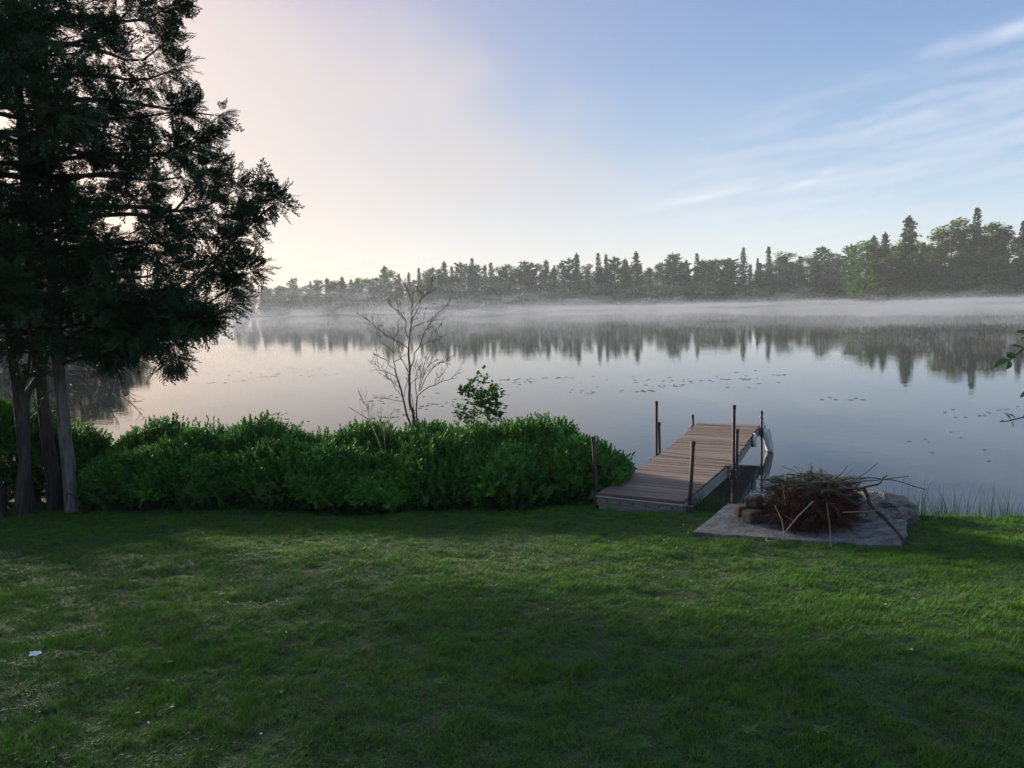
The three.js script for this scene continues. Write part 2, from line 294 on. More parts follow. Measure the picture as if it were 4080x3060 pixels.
function farTree(k, variant, x, z, h, wide, label, group) {
  const list = kinds[k], v = variant % list.length, key = k + v;
  let o = protoTree.get(key);
  if (!o) { const [name, [tg, cg], bark, leafM, cat] = list[v]; o = thing(name, label, cat, [0, 0, 0], 0, group); part('trunk', tg, bark, o); part('crown', cg, leafM, o); protoTree.set(key, o); } else o = copy(o, label, group);
  o.userData.label = label; o.userData.group = group;
  o.position.set(x, 0.45, z); o.rotation.y = rT() * 6.28; o.scale.set((h / 20) * wide, h / 20, (h / 20) * wide);
  return o;
}
const rowA = 'r-118,-374.6,13.5 d-111.3,-368.4,14.3 r-104.4,-367.1,17.6 s-94.2,-361,15.8 r-90.3,-358.7,16.2 w-84.9,-355.5,16.6 w-77.1,-350.7,16.9 d-71,-344.2,14.6 d-65.7,-340.8,15.8 s-60.9,-340.6,15.4 w-55.3,-338.4,20.5 d-51.4,-334,18.5 s-48.3,-335.5,16.9 s-43.9,-333.8,17.1 s-39.1,-331.8,18.9 d-35.5,-327.4,16.6 r-32.8,-329.2,18.7 s-29.9,-327.9,18 w-27.3,-326.9,21.2 s-24.3,-325.6,18.9 r-20.6,-324,20.5 d-17.9,-319.8,18.8 s-15.3,-321.7,21.9 r-12.9,-320.5,19.1 s-9.9,-319.2,18.7 s-7.3,-318.1,19.6 d-4.2,-313.6,17.9 r-1,-315.1,18.3 d2.6,-310.3,17.4 r5.9,-311.2,19.4 r9,-309.1,18.6 d12,-304,17.9 w15,-305,19.3 s18.2,-302.8,16.9 r21.4,-300.6,17.8 r24,-298.8,19.4 w26.9,-296.7,20.9 d30.4,-290.9,17 s34.4,-291.2,20.4 s37.1,-289.1,19.8 r40.1,-286.8,18.7 w43.3,-284.2,17.6 d44.8,-279.6,14.4 w47.5,-280.9,20.1 d50.6,-276,12.7 d54.4,-274,14.7 r59.1,-274.8,18.5 s63.6,-272.4,16 s67.1,-270.7,18 d69.2,-266.8,15.2 r73.1,-268.7,15.8 r77.2,-267.4,15.8 s82,-265.7,19.3 s86.5,-264.2,15.3 s89.9,-263,19.2 d92.3,-258.8,15.6 d94.6,-257.9,17.1 d97.6,-257.3,14.7 d100.8,-256.5,15.5 r106.2,-258.6,18.4 d108.9,-254.6,16.2 r115.3,-256.5,18.6 w102,-212.8,18.2 w103.6,-210.4,18.7 d104.9,-205.6,15.9 w108.9,-206.8,22.7 d110,-202.1,15.8 d113.4,-199.6,18.7 d115.4,-198.1,20.8 d117.4,-196.2,19.6 s121.1,-197.2,23.4 d121,-192.5,18.9 d122.3,-191.2,19.1 d124.2,-189.2,17.3 s128.2,-189.8,19.1 d127.7,-185.1,17.4 d129.1,-183.3,17.9';
const kindWord = { w: 'layered white pine', r: 'round-topped pine', s: 'pointed spruce', d: 'leafy broadleaf tree', b: 'pale-stemmed birch' };
const zoneOf = (x, z) => (z > -230 && x > 90 ? ['on the sunlit wooded point across the lake', 'trees on the sunlit point'] : x < -20 ? ['on the far shore, pale in the thick mist', 'trees on the misty stretch of the far shore'] : x < 60 ? ['on the far shore behind the bare sapling', 'trees along the middle of the far shore'] : ['on the far shore next to the sunlit point', 'trees beside the sunlit point']);
rowA.split(' ').forEach((s, i) => {
  const k = s[0], [x, z, h] = s.slice(1).split(',').map(Number), [where, group] = zoneOf(x, z);
  const special = k === 'w' && x === 108.9 ? 'tallest layered white pine standing above the trees of the sunlit point' : x === 121.1 ? 'tallest pointed spruce rising above the broadleaf trees of the sunlit point' : null;
  farTree(k, k === 'd' && z > -230 ? [2, 4, 0][i % 3] : i, x, z, h, k === 'd' ? 1.05 + 0.3 * rT() : k === 's' ? 1.1 + 0.4 * rT() : 1.0 + 0.3 * rT(), special ?? `${kindWord[k]} ${where}`, group);  // broadleaves on the point take yellower leaves, golden sunlight put into their colour
});
const rowB = '-131,-370.1,7.5 -124.3,-369.5,9.5 -110.9,-363.8,9.1 -96.4,-355.4,8.2 -85,-348.4,8.2 -72.7,-340.7,9 -60.9,-333,8.9 -50,-328.6,8.9 -38.4,-323.7,9.3 -29.1,-319.8,9.7 -19.1,-315.4,9.7 -9.4,-310.9,10.1 1,-306.1,9.3 9.3,-300.6,10 10.1,-300,8.1 19.8,-293.2,9.5 28.9,-286.5,10.1 36,-281,8.7 42.9,-275.5,10.3 48.9,-271.4,9.4 52.7,-269.4,11.8 55.6,-267.8,9.1 62.8,-263.8,9.7 68.6,-261.5,10 73,-260,8.9 78.7,-258,9.3 85,-255.8,10.6 89.9,-254,9.1 95.4,-252.3,9.8 101.7,-250.9,9.3 108,-249.4,9.3 113.5,-248.1,8.5 97.8,-206,16.3 99.3,-202.7,14.8 98.5,-204.5,8.8 97.7,-206.7,6.4 102.2,-200.8,10.9 104.1,-199.6,7.2 106.6,-197.7,9.9 108.7,-196.1,10.5 111.3,-194.2,9.1 113.9,-191.9,11.8 115.8,-190.1,9.9 118.6,-187.1,9.7 120.6,-184.9,7.8 122.4,-182.7,9.3 124.9,-179.8,9.1';
rowB.split(' ').forEach((s, i) => {
  const [x, z, h] = s.split(',').map(Number), [where, group] = zoneOf(x, z), k = h < 13 && i % 3 === 1 ? 'b' : 'd';
  farTree(k, i * 2 + 2, x, z, h, k === 'b' ? 1.5 : 1.7, `${k === 'b' ? 'small pale-stemmed birch' : 'low spreading tree'} at the waterline ${where}`, 'low ' + group);
});
{ // back row, seen between the crowns, and the near point on the sunrise side
  const r = rng(5);
  for (let i = 0; i < 60; i++) {
    const f = i / 59, x = lerp(-140, 118, f), z = interp(x, [-140, -121, -60, 1, 45, 92, 120], [-386, -384, -348, -322, -289, -270, -265]) + r() * 4, [where, group] = zoneOf(x, z);
    farTree('wdrs'[i % 4], i, x + r() * 3, z, 13 + r() * 3.5, 1.7, `dark ${kindWord['wdrs'[i % 4]]} in back row ${where.replace(', pale in the thick mist', ' in mist').replace('on the far shore behind', 'behind')}`, 'back row of ' + group);
  }
  for (let i = 0; i < 9; i++) farTree('sd'[i % 2], i, 106 + i * 3.2, -213 + i * 3.4, 14 + r() * 3, 1.3, `dark ${kindWord['sd'[i % 2]]} in the back row on the sunlit wooded point`, 'back row of the sunlit point');
  const pts = [[-52, -105, 5.2], [-53.3, -105, 7], [-54.6, -106, 8.2], [-56, -104.5, 9.5], [-57.5, -106, 10.5], [-58.8, -103, 11.5], [-60.5, -105, 12.5], [-62, -102, 13], [-64, -99, 13], [-66, -102, 13.5], [-68, -95, 14], [-71, -97, 14], [-73, -90, 12], [-76, -92, 11], [-78, -83, 9], [-81, -87, 9], [-83, -77, 8], [-86, -80, 8.5], [-88, -70, 7.5], [-90, -74, 8], [-92, -62, 7.5], [-94, -66, 8], [-93, -52, 8], [-97, -57, 8.5], [-95, -44, 9], [-70, -108, 13], [-78, -104, 13], [-66, -107, 12]];
  pts.forEach(([x, z, h], i) => farTree('drswd'[i % 5], i, x, z, h, 1.9, `${i < 6 ? 'small' : 'tall'} ${kindWord['drswd'[i % 5]]} on the wooded point hidden behind the cedars`, 'trees on the wooded point behind the cedars'));
}
{ // bushes and young growth under the far trees, too many to tell apart
  const r = rng(66), g = new Geo(); farClump(g, V(0, 0, 0), 1, 0.8, 1, 300, 0.17, r);
  const geo = g.build(), list = [], c2 = [lin(0.075, 0.165, 0.025), lin(0.06, 0.15, 0.025), lin(0.10, 0.18, 0.025), lin(0.05, 0.125, 0.025)];
  const line = curve(farShore.slice(2, 14).map(([x, z]) => V(x, 0, z)), 900);
  line.forEach((a, i) => {
    const t = line[Math.min(i + 1, 900)].clone().sub(line[Math.max(i - 1, 0)]).normalize(), n = V(t.z, 0, -t.x);
    for (let k = 0; k < 3; k++) { const d = 0.6 + r() * (k ? 14 : 2.5), s = 0.8 + r() * (k ? 2.4 : 1.0); list.push({ p: V(a.x + n.x * d, 0.3 + s * 0.7 + (k ? r() * 3.2 : 0), a.z + n.z * d), q: quatTo(rndDir(r).setY(0), V(0, 1, 0)), s: [s * 1.2, s, s * 1.2], c: c2[Math.floor(r() * 4)] }); }
  });
  const line2 = curve(pointShore.map(([x, z]) => V(x, 0, z)), 200);
  for (const a of line2) for (let k = 0; k < 2; k++) { const s = 0.8 + r() * 1.2, q = a.clone().lerp(V(-112, 0, -88), 0.01 + r() * 0.12); list.push({ p: q.setY(0.3 + s * 0.7), q: quatTo(rndDir(r).setY(0), V(0, 1, 0)), s, c: c2[Math.floor(r() * 4)] }); }
  tag(instances(numbered('shore_undergrowth'), geo, foliage(lin(1, 1, 1), { vertexColors: true, roughness: 0.9, specularIntensity: 0.08 }), list, scene), 'tangled green undergrowth along the far banks of the lake', 'undergrowth');
}

// ---------------------------------------------------------------- mist lying on the lake: fine translucent flecks through its volume
{
  const r = rng(909), cluster = (seed) => { const q = rng(seed), g = new Geo(), gs = () => (q() + q() + q() - 1.5) * 0.95; for (let i = 0; i < 90; i++) { const c = V(gs() * 1.3, gs() * 0.42, gs() * 1.3), a = rndDir(q), b = a.clone().cross(rndDir(q)).normalize(), s = 0.026 + 0.016 * q(), w = a.clone().cross(b); const v = [0, 2.094, 4.189].map((t) => { const p = c.clone().addScaledVector(b, Math.cos(t) * s).addScaledVector(w, Math.sin(t) * s); return g.v(p.x, p.y, p.z); }); g.tri(...v); } return g.build(true); };
  const lists = [[], [], []], N = 24000;
  const shore = (az) => interp(az, [-40, -18, -10.6, 0, 9.3, 13.6, 20, 24, 24.6, 26, 30.5, 40], [385, 380, 336, 308, 280, 268, 264, 262, 211, 208, 201, 186]);
  let tries = 0, n = 0;
  while (n < N && tries++ < 3e6) {
    const az = (r() * 2 - 1) * 44, far = shore(az), d = Math.sqrt(lerp(30 * 30, far * far, r()));
    const x = Math.sin(az * D2R) * d, z = -Math.cos(az * D2R) * d, left = sstep(12, -20, az);
    const wisp = Math.max(0, n2(x * 0.02 + 2, z * 0.02) + 0.35 * n2(x * 0.06, z * 0.06 + 5)), tall = sstep(80, 220, d) * (0.06 + 1.15 * wisp * (0.5 + 0.5 * left) + 0.65 * left);
    const plume = r() < 0.5 * tall * (1 - 0.6 * sstep(12, 22, az)), y = plume ? -Math.log(1 - r()) * (2.2 + 3.6 * tall) : 0.12 - Math.log(1 - r()) * lerp(1.1, 0.5, sstep(2, 22, az));
    if (y > 13) continue;
    const w = 0.42 + 0.95 * n3(x * 0.03, y * 0.2 - 3, z * 0.03) + 0.5 * n3(x * 0.11, y * 0.3, z * 0.11);
    if (r() > clamp(w, 0.04, 1) * sstep(30, 110, d)) continue;
    const s = 0.75 + 0.0032 * d; lists[n % 3].push({ p: V(x, Math.max(y, 0.42 * s), z), q: quatTo(V(r() - 0.5, 0, r() - 0.5), V(0, 1, 0)), s: [s * (1 + r()), s * (plume ? 1.6 : 0.8), s * (1 + r())] }); n++;
  }
  const m = new THREE.MeshPhysicalMaterial({ color: lin(0.50, 0.52, 0.585), roughness: 1, transmission: 0.5, thickness: 0, ior: 1.05, specularIntensity: 0, transparent: true, opacity: 0.28, side: THREE.DoubleSide });
  const mist = new THREE.Group(); mist.name = numbered('mist'); scene.add(mist); tag(mist, 'low white mist drifting over the lake', 'mist', null, 'stuff');
  lists.forEach((l, i) => { instances('mist_wisps', cluster(7 + i), m, l, mist).castShadow = false; });
}
// ---------------------------------------------------------------- cedars
function sprayGeo(seed) {     // a flat fan of scale-leaf twigs along +Z, 0.2 m long
  const r = rng(seed), g = new Geo(), L = 0.2, N = V(0, 1, 0);
  const lobe = (b, d, l, w) => { const s = V(-d.z, 0, d.x).multiplyScalar(w), m = b.clone().addScaledVector(d, l * 0.55), e = b.clone().addScaledVector(d, l); e.y -= 0.12 * l; const q = [b, m.clone().add(s), e, m.clone().sub(s)].map((p) => g.v(p.x, p.y, p.z)); g.quad(...q); };
  const ax = (t) => V(0.015 * Math.sin(t * 4 + seed), -0.05 * t * t, L * t);
  for (let i = 0; i < 11; i++) {
    const t = 0.08 + 0.9 * (i / 10), b = ax(t), side = i % 2 ? 1 : -1, ang = side * (0.65 + 0.25 * r()) * (1 - 0.5 * t), d = V(Math.sin(ang), (r() - 0.5) * 0.25, Math.cos(ang)).normalize(), l = (0.05 + 0.05 * Math.sin(Math.PI * Math.min(1, t + 0.25))) * (0.8 + 0.4 * r());
    lobe(b, d, l * 0.6, 0.0055);
    for (let k = 0; k < 3; k++) { const bb = b.clone().addScaledVector(d, l * (0.25 + 0.25 * k)), a2 = ang + (k % 2 ? 0.55 : -0.55) * (0.8 + 0.4 * r()); lobe(bb, V(Math.sin(a2), (r() - 0.5) * 0.3, Math.cos(a2)).normalize(), l * (0.5 - 0.08 * k), 0.0075); }
    lobe(b.clone().addScaledVector(d, l * 0.5), d, l * 0.6, 0.0075);
  }
  lobe(ax(0), V(0, -0.1, 1).normalize(), L * 0.6, 0.003); lobe(ax(0.95), V(0, -0.2, 1).normalize(), 0.035, 0.007);
  return g.build();
}
const sprays = [3, 5, 8, 13].map(sprayGeo);
function cedarTree(label, o) {
  const r = rng(o.seed), gy = groundY(o.x, o.z), t = thing('cedar_tree', label, 'tree', [o.x, gy, o.z], 0, 'cedars at the edge of the lawn');
  const tr = new Geo(), axis = (h) => V((o.lean?.[0] ?? 0) * h + 0.05 * Math.sin(h * 0.7 + o.seed), h, (o.lean?.[1] ?? 0) * h);
  const pts = []; for (let h = -0.3; h <= o.h; h += 0.35) pts.push(axis(h));
  tube(tr, pts, (f) => o.r * (1 - 0.85 * f) + o.r * 0.55 * Math.exp(-f * o.h * 2.6), 14, 0.16);
  part('trunk', tr.build(), o.pale ? M.paleBark : M.cedarBark, t);
  const lists = sprays.map(() => []);
  const addSpray = (p, d) => { const up = V((r() - 0.5) * 1.6, 1, (r() - 0.5) * 1.6), s = 0.7 + 0.6 * r(); lists[Math.floor(r() * 4)].push({ p, q: quatTo(d, up), s }); };
  const bough = (pth, r0, dens, sub) => {    // pth: curve points from the trunk out
    const limb = new Geo(); tube(limb, pth, (f) => r0 * (1 - 0.82 * f) + 0.003, 5);
    const L = pth.reduce((s, p, i) => s + (i ? p.distanceTo(pth[i - 1]) : 0), 0), n = Math.max(2, Math.round(L * dens));
    for (let i = 0; i <= n; i++) {
      const f = i === n ? 1 : 0.2 + 0.8 * ((i + r()) / n), k = f * (pth.length - 1), a = Math.floor(Math.min(k, pth.length - 2)), p = pth[a].clone().lerp(pth[a + 1], k - a), d = pth[a + 1].clone().sub(pth[a]).normalize();
      const sd = i === n ? d : d.clone().multiplyScalar(0.55).addScaledVector(rndDir(r), 0.8).add(V(0, 0.12, 0)).normalize(), sl = i === n ? 0.1 : sub * (1 - 0.45 * f) * (0.35 + 0.8 * r()), e = p.clone().addScaledVector(sd, sl);
      if (sl > 0.12) tube(limb, [p, p.clone().lerp(e, 0.55).addScaledVector(rndDir(r), 0.03), e], [0.007, 0.005, 0.0025], 3);
      const R = 0.10 + 0.11 * r(), m = Math.round(10 + 95 * R);
      for (let q = 0; q < m; q++) { const u = rndDir(r); addSpray(e.clone().addScaledVector(u, R * r()), u.multiplyScalar(0.75).addScaledVector(sd, 0.55).add(V(0, 0.1 - 0.3 * r(), 0)).normalize()); }
      for (let q = 0; q < 3; q++) addSpray(p.clone().lerp(e, 0.3 + 0.6 * r()), sd.clone().addScaledVector(rndDir(r), 0.8).normalize());
    }
    part('limb', limb.build(), M.cedarBark, t);
  };
  let az = r() * 6.28;
  for (let h = o.first; h < o.top; h += o.step * (0.6 + 0.8 * r()) * (h > 7 ? 2.2 : 1)) {
    az += 2.4 + (r() - 0.5) * 0.8; const R = interp(h, o.prof[0], o.prof[1]) * (0.72 + 0.4 * r()), c = Math.cos(az), s = Math.sin(az), b = axis(h);
    bough(curve([b, b.clone().add(V(c * R * 0.4, 0.06 * R, s * R * 0.4)), b.clone().add(V(c * R * 0.75, 0.04 * R + 0.1 * r(), s * R * 0.75)), b.clone().add(V(c * R, (0.05 + 0.28 * r()) * R, s * R))], 7), 0.012 + 0.012 * R, o.dens ?? 2.5, 0.55);
  }
  for (const [h, pt, den] of o.extra ?? []) bough(curve([axis(h), ...pt.map((q) => V(q[0] - o.x, q[1] - gy, q[2] - o.z))], 9), 0.028, (den ?? 10) * 0.42, 0.34);
  const crown = new THREE.Group(); crown.name = 'crown'; t.add(crown);
  lists.forEach((l, i) => l.length && instances('foliage', sprays[i], M.cedar, l, crown));
  return t;
}
const profE = [[1.7, 2.4, 2.8, 3.6, 4.3, 5.4, 6.5, 9, 10.5], [1.2, 1.5, 1.8, 2.1, 2.55, 2.6, 2.0, 1.4, 0.3]];
const profD = [[2.2, 3, 5, 7, 9.5, 11], [1.5, 1.7, 1.7, 1.5, 0.9, 0.3]];
cedarTree('pale grey cedar trunk with wide dark crown, beside the hedge', { seed: 4, x: -6.55, z: -11.0, h: 10.6, r: 0.098, pale: true, lean: [-0.012, 0.0], first: 2.35, top: 10.4, step: 0.095, prof: profE,
  extra: [[2.3, [[-5.5, 2.75, -10.6], [-4.4, 3.3, -10.3], [-3.7, 3.85, -10.1], [-3.05, 4.35, -10.0]], 13], [2.2, [[-5.6, 2.55, -10.7], [-4.7, 2.85, -10.4], [-3.9, 3.2, -10.2], [-3.45, 3.5, -10.1]], 11], [2.4, [[-5.6, 2.85, -10.5], [-4.9, 2.7, -10.2], [-4.5, 2.45, -10.0]], 12], [2.5, [[-5.5, 2.95, -10.4], [-4.6, 2.95, -10.1], [-4.0, 2.9, -9.9]], 12]] });
cedarTree('straight dark cedar trunk standing behind the forked stem', { seed: 9, x: -7.02, z: -11.25, h: 11, r: 0.1, lean: [0.004, 0], first: 2.6, top: 10.8, step: 0.26, dens: 2.1, prof: profD });
cedarTree('thickest dark cedar with a broad flaring base', { seed: 15, x: -7.5, z: -10.45, h: 11.5, r: 0.2, lean: [-0.03, 0.0], first: 2.8, top: 11, step: 0.26, dens: 2.1, prof: profD });
cedarTree('thin dark cedar stem close beside the thickest trunk', { seed: 21, x: -7.13, z: -10.75, h: 8, r: 0.07, lean: [0.02, 0], first: 2.6, top: 7.8, step: 0.2, prof: [[2, 4, 8], [0.9, 1.0, 0.3]] });
cedarTree('dark cedar leaning away from the thickest trunk, at the lawn corner', { seed: 33, x: -9.6, z: -10.3, h: 11, r: 0.17, lean: [-0.01, 0], first: 1.9, top: 10.6, step: 0.16, prof: profD });
cedarTree('dark cedar out of view, added to shade the lawn corner', { seed: 37, x: -10.2, z: -8.3, h: 10, r: 0.15, lean: [0.01, 0], first: 1.5, top: 9.6, step: 0.26, dens: 2.1, prof: profD });  // unseen tree, added to keep the low sun off the near lawn
{ // forked stem: rises, splits in two, no leaves of its own low down
  const x = -6.98, z = -10.55, gy = groundY(x, z), t = thing('forked_stem', 'slim forked stem with a pale scarred foot among the cedars', 'tree', [x, gy, z], 0), g = new Geo();
  tube(g, curve([V(-0.12, -0.2, 0.03), V(-0.05, 0.4, 0), V(0.04, 0.9, 0), V(0.09, 1.4, 0), V(0.12, 1.75, 0)], 12), (f) => 0.085 - 0.028 * f + 0.05 * Math.exp(-f * 9), 10, 0.2);
  tube(g, curve([V(0.12, 1.7, 0), V(0.22, 1.85, 0), V(0.36, 2.05, -0.03), V(0.48, 2.35, -0.05), V(0.62, 2.6, -0.1), V(0.7, 3.1, -0.15)], 12), (f) => 0.052 * (1 - 0.5 * f), 8, 0.15);
  tube(g, curve([V(0.1, 1.72, 0), V(0.07, 1.95, 0.02), V(0.03, 2.3, 0.03), V(0.02, 2.9, 0.05), V(0.05, 3.5, 0)], 10), (f) => 0.03 * (1 - 0.5 * f), 7, 0.15);
  tube(g, curve([V(0.12, 1.85, 0.03), V(0.22, 2.05, 0.05), V(0.27, 2.3, 0.04), V(0.25, 2.7, 0.0)], 8), (f) => 0.024 * (1 - 0.5 * f), 6, 0.1);
  part('trunk', g.build(), M.cedarBark, t);
}
function twigs(g, path, r0, depth, r, o = {}) {   // a bare branch with ever finer side twigs
  tube(g, path, (f) => r0 * (1 - 0.7 * f) + 0.0012, depth > 1 ? 6 : 4, 0);
  if (!depth) return;
  const L = path.reduce((s, p, i) => s + (i ? p.distanceTo(path[i - 1]) : 0), 0), n = Math.round(L * (o.den ?? 11));
  for (let i = 0; i < n; i++) {
    const f = (o.from ?? 0.3) + (1 - (o.from ?? 0.3)) * ((i + r()) / n), k = f * (path.length - 1), a = Math.floor(Math.min(k, path.length - 2)), p = path[a].clone().lerp(path[a + 1], k - a), d = path[a + 1].clone().sub(path[a]).normalize();
    let s = d.clone().cross(rndDir(r)).normalize(); if (o.flat) s.z *= 0.5;
    const td = d.clone().multiplyScalar(0.8).addScaledVector(s, 0.75).add(V(0, o.up ?? 0.25, 0)).normalize(), l = (o.len ?? 0.35) * (1.1 - 0.7 * f) * (0.5 + 0.8 * r());
    const m1 = p.clone().addScaledVector(td, l * 0.4).addScaledVector(rndDir(r), 0.08 * l), m2 = p.clone().addScaledVector(td, l * 0.75).addScaledVector(rndDir(r), 0.1 * l).add(V(0, 0.05 * l, 0)), e = p.clone().addScaledVector(td, l).addScaledVector(rndDir(r), 0.12 * l).add(V(0, 0.12 * l, 0));
    twigs(g, [p, m1, m2, e], Math.max(0.0022, r0 * 0.42 * (1 - 0.5 * f)), depth - 1, r, { ...o, len: (o.len ?? 0.35) * 0.5, from: 0.2, den: (o.den ?? 11) * 1.25 });
  }
}
{ // dead lower boughs of the pale cedar, hanging bare over the water
  const r = rng(71), g = new Geo(), gy = groundY(-6.55, -11), t = thing('dead_bough', 'bare drooping dead twigs on the pale cedar trunk', 'branch', [-6.55, gy, -11], 0);
  for (const e of [[0.5, 1.55, 0.3], [0.85, 1.45, 0.2], [0.75, 1.7, 0.4], [0.95, 1.75, -0.1], [0.4, 1.35, 0.1], [-0.35, 1.5, 0.25], [0.65, 1.85, 0.0], [1.15, 1.55, 0.1]]) twigs(g, curve([V(0.08, e[1] + 0.35, 0), V(e[0] * 0.45, e[1] + 0.32, e[2] * 0.5), V(e[0] * 0.8, e[1] + 0.12, e[2] * 0.8), V(e[0], e[1] - 0.12, e[2])], 8), 0.009, 2, r, { len: 0.3, up: -0.25, den: 9 });
  part('branch', g.build(), M.greyTwig, t);
}

// ---------------------------------------------------------------- hedge of low shrubs
function shootGeo(seed) {
  const r = rng(seed), g = new Geo();
  tube(g, [V(0, 0, -0.1), V(0, 0, 0), V(0.004, 0, 0.09)], [0.0022, 0.002, 0.001], 3);
  for (let i = 0; i < 13; i++) { const f = i / 12, a = i * 2.4 + r() * 0.5, spread = lerp(1.15, 0.35, f), d = V(Math.cos(a) * Math.sin(spread), Math.sin(a) * Math.sin(spread), Math.cos(spread)).normalize(); leaf(g, V(0, 0, lerp(-0.05, 0.09, f)), d, V(-Math.cos(a) * Math.cos(spread), -Math.sin(a) * Math.cos(spread), Math.sin(spread)).normalize(), 0.05 * (0.75 + 0.45 * r()), 0.023, 0.12, 0.12); }
  return g.build();
}
const shoots = [41, 42, 43].map(shootGeo);
function lowShrub(x, z, rx, rz, h, seed, label, n) {
  const r = rng(seed), gy = Math.max(groundY(x, z), 0.05), t = thing('low_shrub', label, 'shrub', [x, gy, z], 0, 'low shrubs in the shoreline hedge'), lists = [[], [], []], st = new Geo();
  const domes = []; for (let i = 0; i < 17; i++) { const d = rndDir(r); if (d.y < -0.1) d.y = -d.y; const q = 0.74 + 0.16 * r(); domes.push([V(d.x * rx * q, h * 0.36 + d.y * h * 0.6 * q, d.z * rz * q), 0.12 + 0.12 * r(), 0.62 + 0.75 * r(), r()]); }
  for (let i = 0; i < n * 0.75; i++) {
    const [dc, dr, dt, dy] = domes[i % 17], d = rndDir(r); if (d.y < -0.2) d.y = -d.y * 0.7;
    const p = dc.clone().addScaledVector(d, dr * (0.75 + 0.3 * r())); if (p.y < 0.05) p.y = 0.05 + 0.1 * r();
    const tone = dt * (0.85 + 0.35 * r()), yel = clamp(dy * 0.7 + 0.35 * (r() - 0.3), 0, 1);
    lists[i % 3].push({ p, q: quatTo(d.multiplyScalar(1).add(V(0, 0.35, 0)).addScaledVector(rndDir(r), 0.6).normalize(), rndDir(r)), s: 0.85 + 0.5 * r(), c: lin(lerp(0.055, 0.11, yel) * tone, lerp(0.19, 0.27, yel) * tone, lerp(0.036, 0.028, yel) * tone) });
  }
  for (let i = 0; i < n * 0.4; i++) {
    const d = rndDir(r); if (d.y < -0.25) d.y = -d.y; const lump = 1 + 0.24 * n3(d.x * 2.6 + seed, d.y * 2.6, d.z * 2.6) + 0.12 * n3(d.x * 5, d.y * 5 + seed, d.z * 5), k = (1 - 0.45 * Math.pow(r(), 2.2)) * lump;
    const p = V(d.x * rx * k, Math.max(0.05, h * 0.36 + d.y * h * 0.62 * k), d.z * rz * k), dir = V(d.x * 0.8, Math.max(0.1, d.y) * 0.7 + 0.75, d.z * 0.8).addScaledVector(rndDir(r), 0.35).normalize();
    const tone = 0.8 + 0.45 * r() + 0.25 * n3(p.x * 2 + x, p.y * 2, p.z * 2 + z), yel = clamp(0.35 + 0.5 * n3(p.x + x, p.y + 7, p.z + z) + 0.3 * (r() - 0.5), 0, 1);
    lists[i % 3].push({ p, q: quatTo(dir, rndDir(r)), s: 0.85 + 0.5 * r(), c: lin(lerp(0.055, 0.105, yel) * tone, lerp(0.17, 0.24, yel) * tone, lerp(0.036, 0.03, yel) * tone) });
  }
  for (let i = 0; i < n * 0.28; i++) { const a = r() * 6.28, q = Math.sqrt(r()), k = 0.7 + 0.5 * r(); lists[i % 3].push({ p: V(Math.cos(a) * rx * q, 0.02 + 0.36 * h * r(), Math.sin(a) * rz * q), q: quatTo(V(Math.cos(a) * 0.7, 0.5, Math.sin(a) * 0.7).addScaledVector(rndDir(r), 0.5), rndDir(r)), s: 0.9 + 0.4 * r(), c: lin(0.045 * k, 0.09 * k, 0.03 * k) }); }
  for (let i = 0; i < 40; i++) { const a = r() * 6.28, e = V(Math.cos(a) * rx * 0.75 * r(), h * (0.6 + 0.3 * r()), Math.sin(a) * rz * 0.75 * r()); tube(st, [V(e.x * 0.25, -0.1, e.z * 0.25), V(e.x * 0.6, h * 0.35, e.z * 0.6), e], [0.009, 0.007, 0.004], 4); }
  part('stems', st.build(), M.twig, t);
  const f = new THREE.Group(); f.name = 'foliage'; t.add(f); lists.forEach((l, i) => instances('leaves', shoots[i], M.shrub, l, f));
}
{
  const front = (x) => interp(x, [-6.3, -4, -1.3, 0, 1.05, 1.5], [-10.85, -10.3, -9.66, -9.7, -9.95, -10.25]);
  const L = 'dense low green shrub in the hedge along the water';
  for (let i = 0; i < 9; i++) { const x = -5.9 + i * 0.84 + 0.12 * Math.sin(i * 5), h = 0.78 + 0.14 * Math.sin(i * 2.3); lowShrub(x, front(x) - 0.52, 0.66, 0.56, h, 300 + i, L + ', front row facing the lawn', 1900); }
  for (let i = 0; i < 8; i++) { const x = -5.7 + i * 0.86, h = interp(x, [-6, -3, -1, 0, 0.8], [1.15, 1.06, 1.06, 1.14, 1.0]) + 0.07 * Math.sin(i * 3.7); lowShrub(x, front(x) - 1.35, 0.72, 0.62, h, 400 + i, L + ', back row nearest the lake', 1900); }
  lowShrub(1.0, -10.35, 0.4, 0.42, 0.72, 501, 'rounded green shrub end of the hedge beside the dock post', 1300);
  lowShrub(-7.1, -12.0, 0.6, 0.5, 1.15, 502, 'green shrub growing behind the cedar trunks', 1000);
  lowShrub(-8.5, -11.9, 0.8, 0.6, 1.75, 504, 'tall green shrub between the thickest cedar and the water', 1900); lowShrub(-9.6, -12.1, 0.8, 0.6, 1.8, 505, 'tall green shrub behind the cedar at the lawn corner', 1500);
  lowShrub(-7.8, -12.0, 0.7, 0.5, 1.5, 503, 'green shrub growing behind the thickest cedar trunk', 900);
}

